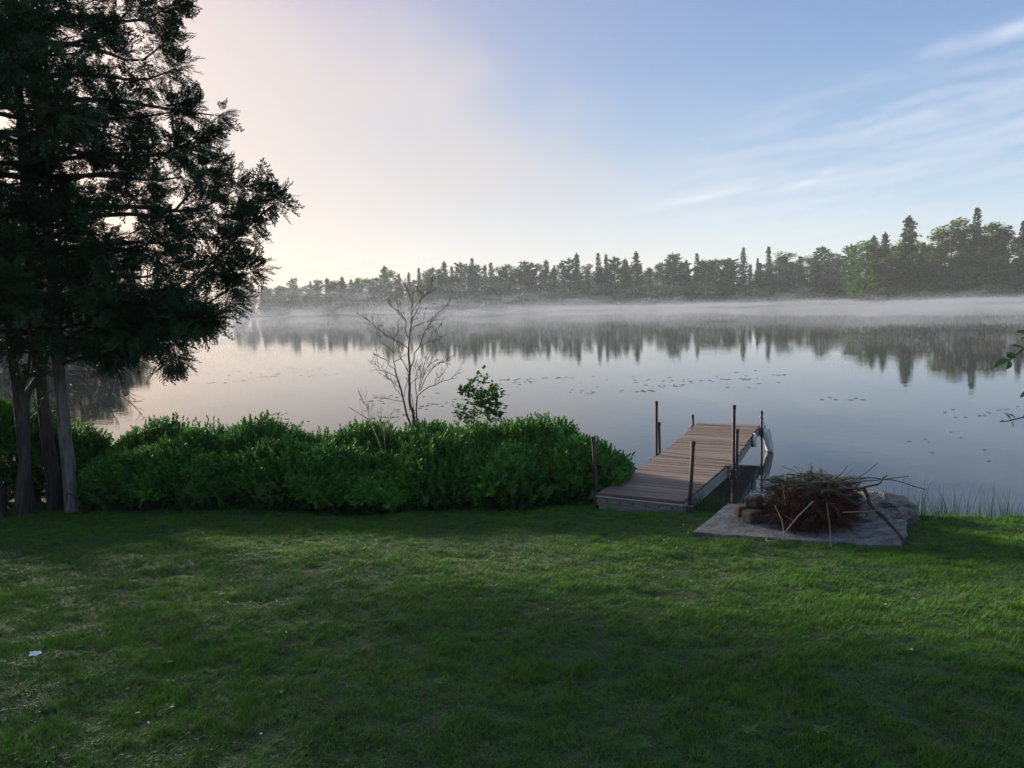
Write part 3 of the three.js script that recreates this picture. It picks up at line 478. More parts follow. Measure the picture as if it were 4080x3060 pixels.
// ---------------------------------------------------------------- bare saplings, leafy sapling
{
  const k = 0.001405, base = [650, 1540], bx = -1.47, bz = -11.0, r = rng(17), gy = groundY(bx, bz), y0 = 1.27 - gy;   // traced stems: 1 unit = k metres, base just above the hedge
  const P = (arr, dz) => curve(arr.map(([x, y], i) => V((x - base[0]) * k, y0 + (base[1] - y) * k, dz * (i / (arr.length - 1)))), arr.length * 3);
  const t = thing('bare_sapling', 'leafless many-stemmed sapling rising from the hedge', 'sapling', [bx, gy, bz], 0), fine = { len: 0.23, den: 12, up: 0.3 };
  const main = new Geo();
  const stem = (arr, dz, r0, o) => { const g = new Geo(); twigs(g, P(arr, dz), r0 * 0.82, 2, r, { ...fine, ...o }); part('branch', g.build(), M.twig, t); };
  tube(main, P([[655, 2250], [655, 1800], [650, 1540]], 0), (f) => 0.03 - 0.004 * f, 8);
  tube(main, P([[650, 1540], [650, 1420], [625, 1350], [618, 1250], [628, 1130], [625, 1050], [640, 960], [632, 850], [635, 740]], 0.02), (f) => 0.024 - 0.01 * f, 8);
  tube(main, P([[650, 2200], [635, 1800], [625, 1560], [590, 1450], [565, 1300], [540, 1160], [510, 1050], [490, 940]], 0.1), (f) => 0.019 - 0.009 * f, 7);
  tube(main, P([[665, 2200], [690, 1700], [685, 1530], [680, 1400], [695, 1260]], -0.06), (f) => 0.016 - 0.005 * f, 7);
  tube(main, P([[660, 1650], [665, 1540], [660, 1420], [655, 1300], [640, 1220]], 0.05), (f) => 0.009 - 0.004 * f, 6);
  stem([[635, 740], [655, 600], [680, 480], [690, 370], [700, 260], [720, 150]], 0.08, 0.013);
  stem([[640, 960], [680, 880], [690, 800], [740, 740], [770, 650], [790, 590], [850, 510], [930, 400], [1010, 340], [1075, 260]], -0.2, 0.010);
  stem([[635, 750], [560, 690], [480, 640], [400, 580], [320, 510], [260, 440], [150, 360]], 0.25, 0.008);
  stem([[632, 640], [612, 540], [625, 470], [590, 400], [540, 350], [490, 310], [445, 185]], 0.15, 0.008);
  stem([[690, 370], [760, 260], [830, 180], [900, 50]], -0.15, 0.006);
  stem([[680, 460], [760, 330], [800, 220], [860, 120]], 0.2, 0.006);
  stem([[700, 300], [660, 180], [640, 120], [610, 40]], 0.1, 0.006);
  stem([[660, 580], [700, 520], [820, 480], [1005, 460]], -0.25, 0.006);
  stem([[740, 740], [830, 690], [930, 650], [970, 530]], 0.25, 0.006);
  stem([[490, 940], [475, 880], [475, 760], [490, 650], [540, 560], [545, 480]], 0.1, 0.008);
  stem([[510, 1050], [430, 1000], [340, 960], [300, 900], [262, 860]], 0.12, 0.006);
  stem([[490, 960], [420, 920], [390, 870], [330, 840], [265, 810]], -0.15, 0.006);
  stem([[540, 1160], [470, 1110], [440, 1060], [370, 1020]], 0.1, 0.005); stem([[550, 1250], [500, 1200], [465, 1160], [470, 1080]], -0.1, 0.005); stem([[545, 1300], [460, 1280], [400, 1255], [330, 1250]], 0.15, 0.005, { den: 6 });
  stem([[475, 880], [540, 850], [520, 740], [500, 640]], -0.12, 0.006); stem([[480, 790], [420, 720], [340, 640], [330, 560]], 0.2, 0.005); stem([[625, 1000], [580, 880], [550, 820], [540, 740]], 0.2, 0.006);
  stem([[695, 1260], [760, 1200], [830, 1160], [900, 1140], [960, 1110], [1050, 1090], [1130, 1010], [1155, 990]], -0.2, 0.008, { den: 8 });
  stem([[695, 1240], [690, 1100], [710, 1000], [700, 900]], 0.1, 0.007); stem([[740, 1190], [800, 1060], [850, 1000], [940, 900], [1010, 890], [1085, 825]], 0.2, 0.007); stem([[890, 1140], [900, 1080], [960, 1040], [990, 990]], -0.1, 0.005); stem([[720, 1200], [780, 1020], [850, 900], [900, 800], [950, 700]], -0.25, 0.007); stem([[730, 1180], [740, 1100], [790, 950], [830, 820]], 0.2, 0.006);
  stem([[628, 1130], [680, 1080], [760, 1050], [830, 980]], -0.2, 0.005); stem([[565, 1250], [590, 1150], [620, 1080], [680, 980]], 0.2, 0.005);
  part('trunk', main.build(), M.twig, t);
  const dl = new Geo(); for (const [x, y] of [[785, 100], [905, 95], [790, 170], [600, 365], [985, 495], [890, 680], [915, 285], [360, 490], [830, 330]]) leaf(dl, V((x - 650) * k, y0 + (1540 - y) * k, 0.05), V(0.3, -1, 0.2).normalize(), V(0, 0.2, 1).normalize(), 0.035, 0.02, 0.3, 0.2);
  part('dead_leaves', dl.build(), std({ color: lin(0.07, 0.05, 0.035), roughness: 0.9 }), t).userData.kind = 'stuff';
  // the small bare shrub beside it
  const bx2 = -1.93, gy2 = groundY(bx2, -10.5), t2 = thing('bare_shrub', 'small pale leafless shrub in the hedge beside the bare sapling', 'shrub', [bx2, gy2, -10.5], 0), g2 = new Geo(), y2 = 1.2 - gy2;
  const Q = (arr, dz) => curve(arr.map(([x, y], i) => V((x - 350) * k * 0.96, y2 + (1560 - y) * k * 0.96, dz * (i / (arr.length - 1)))), arr.length * 3);
  for (const [arr, dz, r0] of [[[[420, 2100], [390, 1700], [330, 1500], [290, 1370], [270, 1250], [230, 1180], [195, 1080]], 0.1, 0.008], [[[300, 1400], [200, 1330], [110, 1260]], 0.1, 0.005], [[[430, 2000], [430, 1640], [420, 1500], [380, 1400], [385, 1290]], -0.1, 0.007], [[[430, 1580], [440, 1480], [500, 1400], [530, 1310]], 0.1, 0.005], [[[420, 1560], [470, 1500], [540, 1430]], -0.1, 0.004], [[[300, 1390], [310, 1280], [350, 1210]], 0.1, 0.004], [[[280, 1280], [250, 1150], [270, 1100]], -0.05, 0.004]]) twigs(g2, Q(arr, dz), r0, 1, r, { len: 0.22, den: 9, up: 0.35 });
  part('branches', g2.build(), M.deadTwig, t2);
}
{
  const bx = -0.62, bz = -10.75, gy = groundY(bx, bz), r = rng(23), t = thing('leafy_sapling', 'young leafy green sapling rising above the hedge', 'sapling', [bx, gy, bz], 0), w = new Geo(), lf = new Geo(), y0 = 1.22 - gy; let count = 0;
  t.scale.set(0.9, 0.97, 0.9); const br = [[V(0, -0.1, 0), V(-0.05, y0 * 0.6, 0), V(0.06, y0 + 0.15, 0), V(0.1, y0 + 0.5, 0.02), V(0.16, y0 + 0.8, 0)], [V(0.1, 0, 0), V(0.3, y0 * 0.7, 0), V(0.32, y0 + 0.25, 0), V(0.3, y0 + 0.6, 0.05)], [V(0.06, y0 + 0.1, 0), V(-0.1, y0 + 0.22, 0.05), V(-0.2, y0 + 0.32, 0.05)], [V(0.3, y0 + 0.1, 0), V(0.42, y0 + 0.25, 0), V(0.5, y0 + 0.3, 0.05)], [V(0.1, y0 + 0.45, 0), V(0.0, y0 + 0.55, 0.1), V(-0.05, y0 + 0.62, 0.1)], [V(0.3, y0 + 0.4, 0), V(0.4, y0 + 0.5, 0), V(0.46, y0 + 0.6, 0)], [V(0.1, y0 + 0.4, 0), V(0.2, y0 + 0.45, 0.15), V(0.25, y0 + 0.5, 0.25)], [V(0.2, y0 + 0.2, 0), V(0.25, y0 + 0.35, -0.15), V(0.2, y0 + 0.5, -0.25)]];
  br.forEach((b, i) => {
    const c = curve(b, 12); tube(w, c, (f) => (i < 2 ? 0.011 : 0.005) * (1 - 0.7 * f) + 0.001, 5);
    for (let k = 0; k < (i < 2 ? 130 : 75); k++) { const p = c[Math.min(12, Math.floor((i < 2 ? 6 : 3) + r() * (i < 2 ? 7 : 10)))].clone().addScaledVector(rndDir(r), i < 2 ? 0.13 : 0.09), d = rndDir(r); d.y = Math.abs(d.y) * 0.6 + 0.1; d.normalize(); const n = V(0, 1, 0).addScaledVector(rndDir(r), 0.6).normalize(); const q = n.sub(d.clone().multiplyScalar(n.dot(d))).normalize(), ll = 0.065 + 0.035 * r(), lw = 0.042 + 0.016 * r(); if (count++ % 5 < 2) leafPart(t, M.sapling, p, d, q, ll, lw, count); else broadLeaf(lf, p, d, q, ll, lw); }
  });
  part('stem', w.build(), M.greyTwig, t); part('leaves', lf.build(), M.sapling, t).userData.kind = 'stuff';
}

// ---------------------------------------------------------------- dock
const woodGrain = (c1, c2, seed) => tex([512, 128], (u, v) => { const n = tile(u, v, 0.5, 2.6, seed, 5), k = tile(u, v, 0.9, 0.9, seed + 9, 3), t = clamp(0.5 + 0.8 * n + 0.5 * k, 0, 1); return c1.map((a, i) => lerp(a, c2[i], t)); }, true);
const grainBump = tex([512, 128], (u, v) => 0.5 + 0.7 * tile(u, v, 0.5, 3.4, 4, 5));
const boardMats = [[0.11, 0.068, 0.047, 0.19, 0.128, 0.094, 3], [0.092, 0.058, 0.042, 0.17, 0.118, 0.09, 8], [0.13, 0.085, 0.06, 0.225, 0.158, 0.12, 13], [0.085, 0.054, 0.037, 0.15, 0.10, 0.073, 19]].map(([a, b, c, d, e, f, s]) => std({ map: woodGrain([a, b, c], [d, e, f], s), bumpMap: grainBump, bumpScale: 0.003, roughness: 0.75 }));
const fasciaMat = std({ map: woodGrain([0.15, 0.155, 0.145], [0.32, 0.325, 0.31], 27), bumpMap: grainBump, bumpScale: 0.003, roughness: 0.8 });
const timberMat = std({ map: woodGrain([0.13, 0.13, 0.115], [0.22, 0.22, 0.20], 31), bumpMap: grainBump, bumpScale: 0.003, roughness: 0.85 });
const pipeMat = std({ map: tex(128, (u, v) => { const t = 0.5 + tile(u, v, 1.2, 1.6, 77, 4); return [0.035 + 0.04 * t, 0.03 + 0.03 * t, 0.028 + 0.024 * t]; }, true, [4, 1]), roughness: 0.55, metalness: 0.35 });
const capMat = std({ color: lin(0.025, 0.025, 0.025), roughness: 0.6 });
const boltMat = std({ color: lin(0.09, 0.085, 0.08), roughness: 0.5, metalness: 0.7 });
const uvBox = (g, sx = 1, sz = 1) => { const p = g.attributes.position, n = g.attributes.normal, uv = g.attributes.uv; for (let i = 0; i < p.count; i++) { const ax = Math.abs(n.getX(i)), ay = Math.abs(n.getY(i)); uv.setXY(i, (ax > 0.7 ? p.getZ(i) : p.getX(i)) * sx, (ay > 0.7 ? p.getZ(i) : p.getY(i)) * sz * 4); } return g; };
const dock = thing('dock', 'brown plank boat dock on pipe posts reaching into the lake', 'dock', [1.565, 0, -9.29], 0);
function dockSection(x, y, z, turn, L, w, seed) {
  const s = new THREE.Group(); s.name = 'deck_section'; s.position.set(x, y, z); s.rotation.y = turn; dock.add(s);
  const r = rng(seed), n = Math.round(L / 0.148), pitch = L / n, gv = [0, 1, 2].map((k) => uvBox(new RoundedBoxGeometry(w + [0.0, 0.014, -0.012][k], 0.036, pitch - 0.009, 1, 0.005)).translate([0, 0.004, -0.003][k], 0, 0));
  for (let i = 0; i < n; i++) { const b = part('board', gv[Math.floor(r() * 3)], boardMats[Math.floor(r() * 4)], s); b.position.set((r() - 0.5) * 0.012, 0.0 + (r() - 0.5) * 0.007, -(i + 0.5) * pitch); b.rotation.set((r() - 0.5) * 0.014, (r() - 0.5) * 0.006, (r() - 0.5) * 0.006); if (r() < 0.5) b.rotation.y += Math.PI; }
  for (const sd of [-1, 1]) { const f = part('side_rail', uvBox(new RoundedBoxGeometry(0.04, 0.15, L - 0.02, 1, 0.006)), fasciaMat, s); f.position.set(sd * (w / 2 - 0.024), -0.098, -L / 2); }
  for (let i = 0; i < 4; i++) { const j = part('joist', uvBox(new THREE.BoxGeometry(w - 0.1, 0.12, 0.045)), timberMat, s); j.position.set(0, -0.09, -0.12 - (i * (L - 0.24)) / 3); }
  return s;
}
const secA = dockSection(0, 0.5, 0, -0.511, 2.23, 1.14, 81), secB = dockSection(1.09, 0.475, -1.945, -0.43, 3.83, 1.19, 82);
{
  const fr = part('end_board', uvBox(new RoundedBoxGeometry(1.14, 0.085, 0.035, 1, 0.005)), timberMat, secA); fr.position.set(0, -0.066, 0.02);
  const fr2 = part('end_board', uvBox(new RoundedBoxGeometry(1.1, 0.09, 0.05, 1, 0.005)), timberMat, secA); fr2.position.set(0.01, -0.156, 0.012);
  const lip = part('edge_strip', uvBox(new RoundedBoxGeometry(1.15, 0.012, 0.05, 1, 0.003)), fasciaMat, secA); lip.position.set(0, -0.024, 0.026);
  const ef = part('end_board', uvBox(new RoundedBoxGeometry(1.12, 0.13, 0.035, 1, 0.005)), timberMat, secB); ef.position.set(0, -0.09, -3.835);
  const boltG = new THREE.CylinderGeometry(0.012, 0.012, 0.012, 8).rotateX(Math.PI / 2); for (let i = 0; i < 6; i++) { const b = part('bolt', boltG, boltMat, secA); b.position.set(-0.42 + i * 0.17, -0.07, 0.043); }
}
const postGeo = new THREE.CylinderGeometry(0.024, 0.024, 1, 14), postCap = new THREE.CylinderGeometry(0.029, 0.028, 0.06, 14), clampGeo = uvBox(new RoundedBoxGeometry(0.085, 0.16, 0.075, 2, 0.012));
function dockPost(sec, x, z, top, lean = [0, 0], bottom = -0.7) {   // top and bottom: heights above the water
  const p = new THREE.Group(); p.name = 'post'; p.position.set(x, -sec.position.y, z); p.rotation.set(lean[0], 0, lean[1]); sec.add(p);
  const rod = part('pipe', postGeo, pipeMat, p); rod.scale.y = top - bottom; rod.position.y = (top + bottom) / 2;
  part('cap', postCap, capMat, p).position.y = top; const c = part('clamp', clampGeo, boltMat, p); c.position.y = sec.position.y - 0.1;
  const sp = part('set_screw', new THREE.CylinderGeometry(0.007, 0.007, 0.07, 8).rotateZ(Math.PI / 2), boltMat, p); sp.position.set(Math.sign(x) * 0.07, sec.position.y - 0.08, 0);
}
dockPost(secA, -0.61, -0.12, 1.2, [0, 0.05], 0.1); dockPost(secA, 0.61, 0.0, 1.25, [0, -0.06], 0.1);
dockPost(secB, -0.645, -0.55, 1.33, [0, -0.01]); dockPost(secB, -0.645, -0.8, 0.95, [0, 0.01]);
dockPost(secB, 0.645, 0.02, 1.38, [0, -0.01]); dockPost(secB, 0.645, -0.26, 0.98, [0, -0.02]);
dockPost(secB, -0.645, -3.72, 0.64, [0, 0.05]); dockPost(secB, 0.645, -3.68, 0.76, [0, 0]);
dock.updateMatrixWorld(true);
{ // fender hanging from the outer corner and small bumper on the rail
  const white = std({ map: tex(256, (u, v) => { const t = clamp(0.62 + 0.5 * tile(u, v, 2.2, 0.5, 55, 4), 0.15, 0.8), s = sstep(0.1, 0.4, tile(u, v, 2.6, 0.6, 60, 4)); return [lerp(t, 0.16, s * 0.6), lerp(t, 0.17, s * 0.6), lerp(t * 1.02, 0.19, s * 0.6)]; }, true), roughness: 0.45 });
  const c = secB.localToWorld(V(0.72, 0, -3.7)), f = thing('boat_fender', 'grimy white ribbed boat fender hanging from the dock corner', 'fender', [c.x, 0.0, c.z], 0), pr = [[0.0, -0.24], [0.03, -0.24], [0.062, -0.225], [0.075, -0.19], [0.078, 0.17], [0.066, 0.21], [0.04, 0.225], [0.026, 0.235], [0.026, 0.29], [0.0, 0.29]].map(([x, y]) => new THREE.Vector2(x, y));
  const g = new THREE.LatheGeometry(pr, 40), p = g.attributes.position; for (let i = 0; i < p.count; i++) { const x = p.getX(i), z = p.getZ(i), y = p.getY(i), a = Math.atan2(z, x), k = Math.abs(y) < 0.19 ? 1 - 0.045 * Math.max(0, Math.cos(a * 12)) : 1; p.setXYZ(i, x * k, y, z * k); } g.computeVertexNormals();
  const b = part('fender_body', g, white, f); b.position.set(0.04, 0.235, 0); b.rotation.z = 0.2;
  const rope = new Geo(); tube(rope, curve([V(-0.02, 0.5, 0), V(-0.06, 0.58, 0.02), V(-0.08, 0.52, -0.02), V(-0.1, 0.66, 0)], 14), () => 0.007, 6); tube(rope, curve([V(-0.11, 0.6, 0.03), V(-0.06, 0.62, 0.03), V(-0.05, 0.64, -0.03), V(-0.11, 0.66, -0.03), V(-0.11, 0.69, 0.03), V(-0.05, 0.71, 0.02)], 20), () => 0.007, 6);
  part('rope', rope.build(), std({ color: lin(0.3, 0.29, 0.27), roughness: 0.9 }), f);
  const bp = secB.localToWorld(V(0.61, -0.13, -2.62)), t = thing('dock_bumper', 'small worn white and black bumper on the dock side rail', 'bumper', [bp.x, bp.y + 0.07, bp.z], -0.43), o = new THREE.TorusGeometry(0.07, 0.034, 10, 26); o.scale(1, 1.25, 0.9); o.rotateY(Math.PI / 2);
  part('bumper_ring', o, white, t).position.x = 0.03; part('backing_plate', new RoundedBoxGeometry(0.03, 0.24, 0.17, 2, 0.012), capMat, t);
}

// ---------------------------------------------------------------- fire pad: slab, stones, boulder, brush pile
const stoneTex = (a, b, seed, f = 1) => tex(512, (u, v) => { const n = tile(u, v, 1.1 * f, 1.1 * f, seed, 5), m = tile(u, v, 6 * f, 6 * f, seed + 4, 4), t = clamp(0.5 + 0.75 * n + 0.55 * m, 0, 1); return a.map((x, i) => lerp(x, b[i], t)); }, true);
{
  const sh = new THREE.Shape(), c = [[1.84, -7.59], [2.5, -8.62], [3.4, -8.2], [4.12, -7.78], [3.92, -7.38], [3.66, -6.98], [2.8, -7.24]], r = rng(8), P = [];
  c.forEach((a, i) => { const b = c[(i + 1) % c.length]; for (let k = 0; k < 7; k++) { const f = k / 7; P.push([lerp(a[0], b[0], f) + (k ? (r() - 0.5) * 0.03 : 0), lerp(a[1], b[1], f) + (k ? (r() - 0.5) * 0.03 : 0)]); } });
  P.forEach(([x, z], i) => (i ? sh.lineTo(x, -z) : sh.moveTo(x, -z)));
  const g = new THREE.ExtrudeGeometry(sh, { depth: 0.1, bevelEnabled: true, bevelSize: 0.012, bevelThickness: 0.012, bevelSegments: 2, steps: 1 }); g.rotateX(-Math.PI / 2);
  const map = tex(1024, (u, v) => { const n = tile(u, v, 1.3, 1.3, 40, 5), m = tile(u, v, 9, 9, 44, 4), st = sstep(0.06, 0.3, tile(u, v, 1.8, 2.4, 51, 5)), t = 0.125 + 0.08 * n + 0.09 * m, char = 0.72 * st; return [lerp(t, 0.055, char), lerp(t * 0.985, 0.05, char), lerp(t * 0.99, 0.05, char)]; }, true, [0.42, 0.42]);
  const o = solo('concrete_slab', g, std({ map, bumpMap: tex(512, (u, v) => 0.5 + 0.4 * tile(u, v, 8, 8, 61, 4) + 0.35 * tile(u, v, 1.5, 1.5, 62, 3), false, [0.9, 0.9]), bumpScale: 0.012, roughness: 0.92 }), 'cracked grey concrete slab set in the lawn under the brush pile', 'slab');
  o.position.set(0, 0.475, 0); o.rotation.z = 0;
}
function rock(name, label, cat, pos, s, seed, m, rough = 0.22, group) {
  const g = new THREE.IcosahedronGeometry(1, 12), p = g.attributes.position, uv = g.attributes.uv;
  for (let i = 0; i < p.count; i++) { const d = V(p.getX(i), p.getY(i), p.getZ(i)).normalize(); let k = 1 + rough * n3(d.x * 1.3 + seed, d.y * 1.3, d.z * 1.3) + rough * 0.4 * n3(d.x * 3.3, d.y * 3.3 + seed, d.z * 3.3) + rough * 0.12 * n3(d.x * 9, d.y * 9, d.z * 9 + seed); k = Math.min(k, 1.06 - 0.1 * Math.abs(n3(d.x * 2, d.y * 2, seed))); p.setXYZ(i, d.x * s[0] * k, d.y * s[1] * k, d.z * s[2] * k); uv.setXY(i, p.getX(i) + p.getZ(i) * 0.6, p.getY(i) + p.getZ(i) * 0.4); }
  g.computeVertexNormals(); const o = solo(name, g, m, label, cat, group); o.position.set(...pos); o.rotation.y = seed; return o;
}
const granite = std({ map: stoneTex([0.07, 0.067, 0.06], [0.22, 0.21, 0.19], 71), bumpMap: tex(256, (u, v) => 0.5 + 0.6 * tile(u, v, 5, 5, 75, 5)), bumpScale: 0.02, roughness: 0.92 });
const tan = std({ map: stoneTex([0.055, 0.042, 0.031], [0.14, 0.108, 0.08], 81), bumpMap: tex(256, (u, v) => 0.5 + 0.6 * tile(u, v, 6, 6, 85, 4)), bumpScale: 0.008, roughness: 0.92 });
rock('boulder', 'large rounded grey boulder at the water behind the brush pile', 'boulder', [4.05, 0.5, -8.25], [0.46, 0.27, 0.3], 3.1, granite);
rock('boulder', 'dark boulder half hidden beside the brush pile', 'boulder', [3.62, 0.6, -7.95], [0.26, 0.25, 0.24], 5.7, granite);
{
  const r = rng(31), blocks = [[2.53, 0.66, -7.85, 0.5], [2.5, 0.66, -8.05, 0.2], [2.58, 0.79, -7.97, 0.9], [2.72, 0.66, -8.1, 0.4], [3.05, 0.66, -8.18, 1.2], [3.4, 0.66, -8.02, 0.2], [3.42, 0.66, -7.75, 0.8]];
  const g = new RoundedBoxGeometry(0.2, 0.12, 0.14, 3, 0.025), p = g.attributes.position; for (let i = 0; i < p.count; i++) p.setXYZ(i, p.getX(i) + 0.006 * n3(p.getX(i) * 20, p.getY(i) * 20, 1), p.getY(i) + 0.006 * n3(p.getX(i) * 18, p.getZ(i) * 20, 3), p.getZ(i)); g.computeVertexNormals();
  blocks.forEach(([x, y, z, a], i) => { const o = solo('stone_block', g, tan, i === 2 ? 'tan stone block lying on top of two others at the fire ring' : i < 2 ? 'lower tan stone block at the open side of the fire ring' : 'tan stone block of the fire ring under the brush pile', 'stone', 'stone blocks of the fire ring'); o.position.set(x, y, z); o.rotation.set((r() - 0.5) * 0.1, a, (r() - 0.5) * 0.1); });
}
{ // brush pile on the ring
  const c = V(3.1, 0.62, -7.72), r = rng(55), t = thing('brush_pile', 'tall heap of dead twigs, rusty dead boughs and green pine tops', 'brush pile', [c.x, c.y, c.z], 0); t.scale.set(0.86, 0.86, 0.86);
  const prof = (y) => 0.43 * (1 - 0.35 * Math.pow(clamp((y - 0.32) / 0.3, -1, 1), 2)), tw = new Geo(), tw2 = new Geo();
  for (let i = 0; i < 480; i++) {
    const y = 0.08 + 0.44 * Math.pow(r(), 0.75), a = r() * 6.28, R = prof(y) * Math.sqrt(r()), p = V(Math.cos(a) * R * 1.15, y, Math.sin(a) * R * 0.8), az = r() * 6.28, L = 0.1 + 0.22 * r() + 0.12 * r() * r(), d = V(Math.cos(az), (r() - 0.5) * 0.9 - 0.1, Math.sin(az) * 0.8).normalize();
    const p0 = p.clone().addScaledVector(d, -L), p1 = p.clone().addScaledVector(rndDir(r), 0.04), p2 = p.clone().addScaledVector(d, L).add(V(0, -0.04 + 0.06 * r(), 0)), rr = 0.0025 + 0.006 * r() * r();
    if (p0.y < 0.01) p0.y = 0.01; if (p2.y < 0.01) p2.y = 0.01;
    tube(i % 9 ? tw : tw2, [p0, p0.clone().lerp(p1, 0.5).addScaledVector(rndDir(r), 0.015), p1, p2], [rr, rr, rr * 0.8, rr * 0.5], 4);
  }
  part('twig_tangle', tw.build(), std({ color: lin(0.05, 0.032, 0.026), roughness: 0.9 }), t).userData.kind = 'stuff';
  part('pale_twigs', tw2.build(), M.deadTwig, t).userData.kind = 'stuff';
  const bg = (seed, len, droop) => { const q = rng(seed), g = new Geo(); for (let i = 0; i < 90; i++) { const f = q(), b = V(0, -droop * f * f, len * f), a = q() * 6.28, d = V(Math.cos(a) * 0.5, Math.sin(a) * 0.5, 0.8).normalize(), l = 0.06 + 0.035 * q(), s = V(Math.sin(a), -Math.cos(a), 0).multiplyScalar(0.0011), e = b.clone().addScaledVector(d, l).add(V(0, -0.25 * l, 0)); g.tri(g.v(b.x + s.x, b.y + s.y, b.z + s.z), g.v(b.x - s.x, b.y - s.y, b.z - s.z), g.v(e.x, e.y, e.z)); } tube(g, [V(0, 0, 0), V(0, -droop * 0.25, len * 0.5), V(0, -droop, len)], [0.004, 0.003, 0.002], 4); return g.build(); };
  const dead = [], green = [];
  for (let i = 0; i < 420; i++) { const a = r() * 6.28, y = 0.06 + 0.4 * r(), R = prof(y) * (0.55 + 0.4 * r()), p = V(Math.cos(a) * R * 1.12, y, Math.sin(a) * R * 0.85), d = V(Math.cos(a) * 0.5, -0.7 + r() * 0.6, Math.sin(a) * 0.5).addScaledVector(rndDir(r), 0.5).normalize(), k = 0.5 + 0.9 * r() + 0.5 * n3(p.x * 4, p.y * 4, p.z * 4); dead.push({ p, q: quatTo(d, rndDir(r)), s: 0.8 + 0.6 * r(), c: lin(0.098 * k, 0.042 * k, 0.024 * k) }); }
  for (let i = 0; i < 70; i++) { const a = r() * 6.28, p = V(-0.1 + Math.cos(a) * 0.4 * Math.sqrt(r()), 0.44 + 0.08 * r(), Math.sin(a) * 0.25 * Math.sqrt(r())), az = r() * 6.28, d = V(Math.cos(az), 0.15 + 0.4 * r(), Math.sin(az)).normalize(); p.x += 0.1; green.push({ p, q: quatTo(d, V(0, 1, 0)), s: 0.9 + 0.5 * r() }); }
  instances('dead_needles', bg(5, 0.2, 0.06), M.needleDead, dead, t); instances('green_boughs', bg(9, 0.2, 0.05), M.needleGreen, green, t);
  const sticks = [['long thin crooked stick poking out of the brush pile over the boulder', [[3.2, 1.03, -7.7], [3.6, 1.06, -7.75], [3.95, 1.02, -7.8], [4.35, 0.9, -7.8]], 0.008, M.darkStick], ['straight thin stick jutting level from the brush pile towards the reeds', [[3.1, 1.0, -7.6], [3.6, 1.06, -7.6], [4.05, 1.1, -7.6]], 0.008, M.darkStick], ['short dark stick with a snapped upturned end in the brush pile', [[2.9, 0.98, -7.5], [3.3, 1.02, -7.45], [3.62, 1.07, -7.42], [3.74, 1.16, -7.42]], 0.016, M.darkStick], ['thick dark stick leaning from the brush pile down to the lawn', [[3.52, 1.02, -7.45], [3.56, 0.88, -7.35], [3.66, 0.74, -7.2], [3.7, 0.64, -7.05], [3.82, 0.57, -6.95]], 0.02, M.darkStick], ['pale bent twig hooked over the edge of the slab', [[2.95, 0.95, -7.3], [2.72, 0.78, -7.2], [2.52, 0.62, -7.12], [2.45, 0.6, -7.2], [2.5, 0.62, -7.28]], 0.007, M.deadTwig], ['pale upright twig standing on the slab against the pile', [[2.62, 0.6, -7.2], [2.63, 0.75, -7.24], [2.58, 0.92, -7.32]], 0.006, M.deadTwig], ['slender pale stalk hanging down the front of the pile', [[3.02, 0.56, -7.02], [3.03, 0.72, -7.08], [3.06, 0.95, -7.25]], 0.004, M.deadTwig], ['thin grey twig reaching from the pile towards the dock', [[2.85, 0.98, -7.7], [2.5, 0.98, -7.6], [2.3, 1.04, -7.5]], 0.005, M.darkStick], ['forked grey twig pointing low towards the dock', [[2.85, 0.9, -7.6], [2.5, 0.93, -7.5], [2.22, 0.96, -7.4]], 0.005, M.darkStick], ['thin twig poking up out of the green boughs', [[3.2, 1.05, -7.6], [3.32, 1.15, -7.55], [3.38, 1.26, -7.5]], 0.006, M.darkStick], ['straight twig slanting up beside the green boughs', [[3.35, 1.02, -7.6], [3.55, 1.14, -7.55], [3.68, 1.27, -7.5]], 0.005, M.darkStick], ['level pale twig lying across the front of the pile', [[3.2, 0.86, -7.2], [3.45, 0.88, -7.15], [3.68, 0.9, -7.15]], 0.006, M.deadTwig]];
  for (const [label, pts, rr, m] of sticks) { const g = new Geo(), o = V(...pts[0]); tube(g, curve(pts.map((p) => V(...p).sub(o)), 10).map((p, i) => (i && i < 10 ? p.addScaledVector(rndDir(r), rr * 0.7) : p)), (f) => rr * (1 - 0.45 * f), 7, 0.2); solo('stick', g.build(), m, label, 'stick', 'sticks sticking out of the brush pile').position.copy(o); }
}

// ---------------------------------------------------------------- grass
const tuftGeo = (seed, n, h, spread, w) => { const r = rng(seed), g = new Geo(); for (let i = 0; i < n; i++) { const a = r() * 6.28, b = V(Math.cos(a) * spread * Math.sqrt(r()), -0.01, Math.sin(a) * spread * Math.sqrt(r())), l = h * (0.55 + 0.6 * r()), az = r() * 6.28, bend = l * (0.25 + 0.6 * r()), d = V(Math.cos(az), 0, Math.sin(az)), s = V(-d.z, 0, d.x).multiplyScalar(w * (0.7 + 0.6 * r())); let pl = null; for (const f of [0, 0.5, 1]) { const c = b.clone().addScaledVector(d, bend * f * f).add(V(0, l * f * (1 - 0.25 * f), 0)), k = 1 - f * 0.96, q = [g.v(c.x + s.x * k, c.y, c.z + s.z * k), g.v(c.x - s.x * k, c.y, c.z - s.z * k)]; if (pl) g.quad(pl[0], pl[1], q[1], q[0]); pl = q; } } return g.build(); };
const slabHas = (() => { const c = [[1.80, -7.57], [2.48, -8.68], [4.16, -7.8], [3.68, -6.93]]; return (x, z) => { let s = 0; for (let i = 0; i < 4; i++) { const a = c[i], b = c[(i + 1) % 4], k = (b[0] - a[0]) * (z - a[1]) - (b[1] - a[1]) * (x - a[0]); s += k > 0 ? 1 : -1; } return Math.abs(s) === 4; }; })();
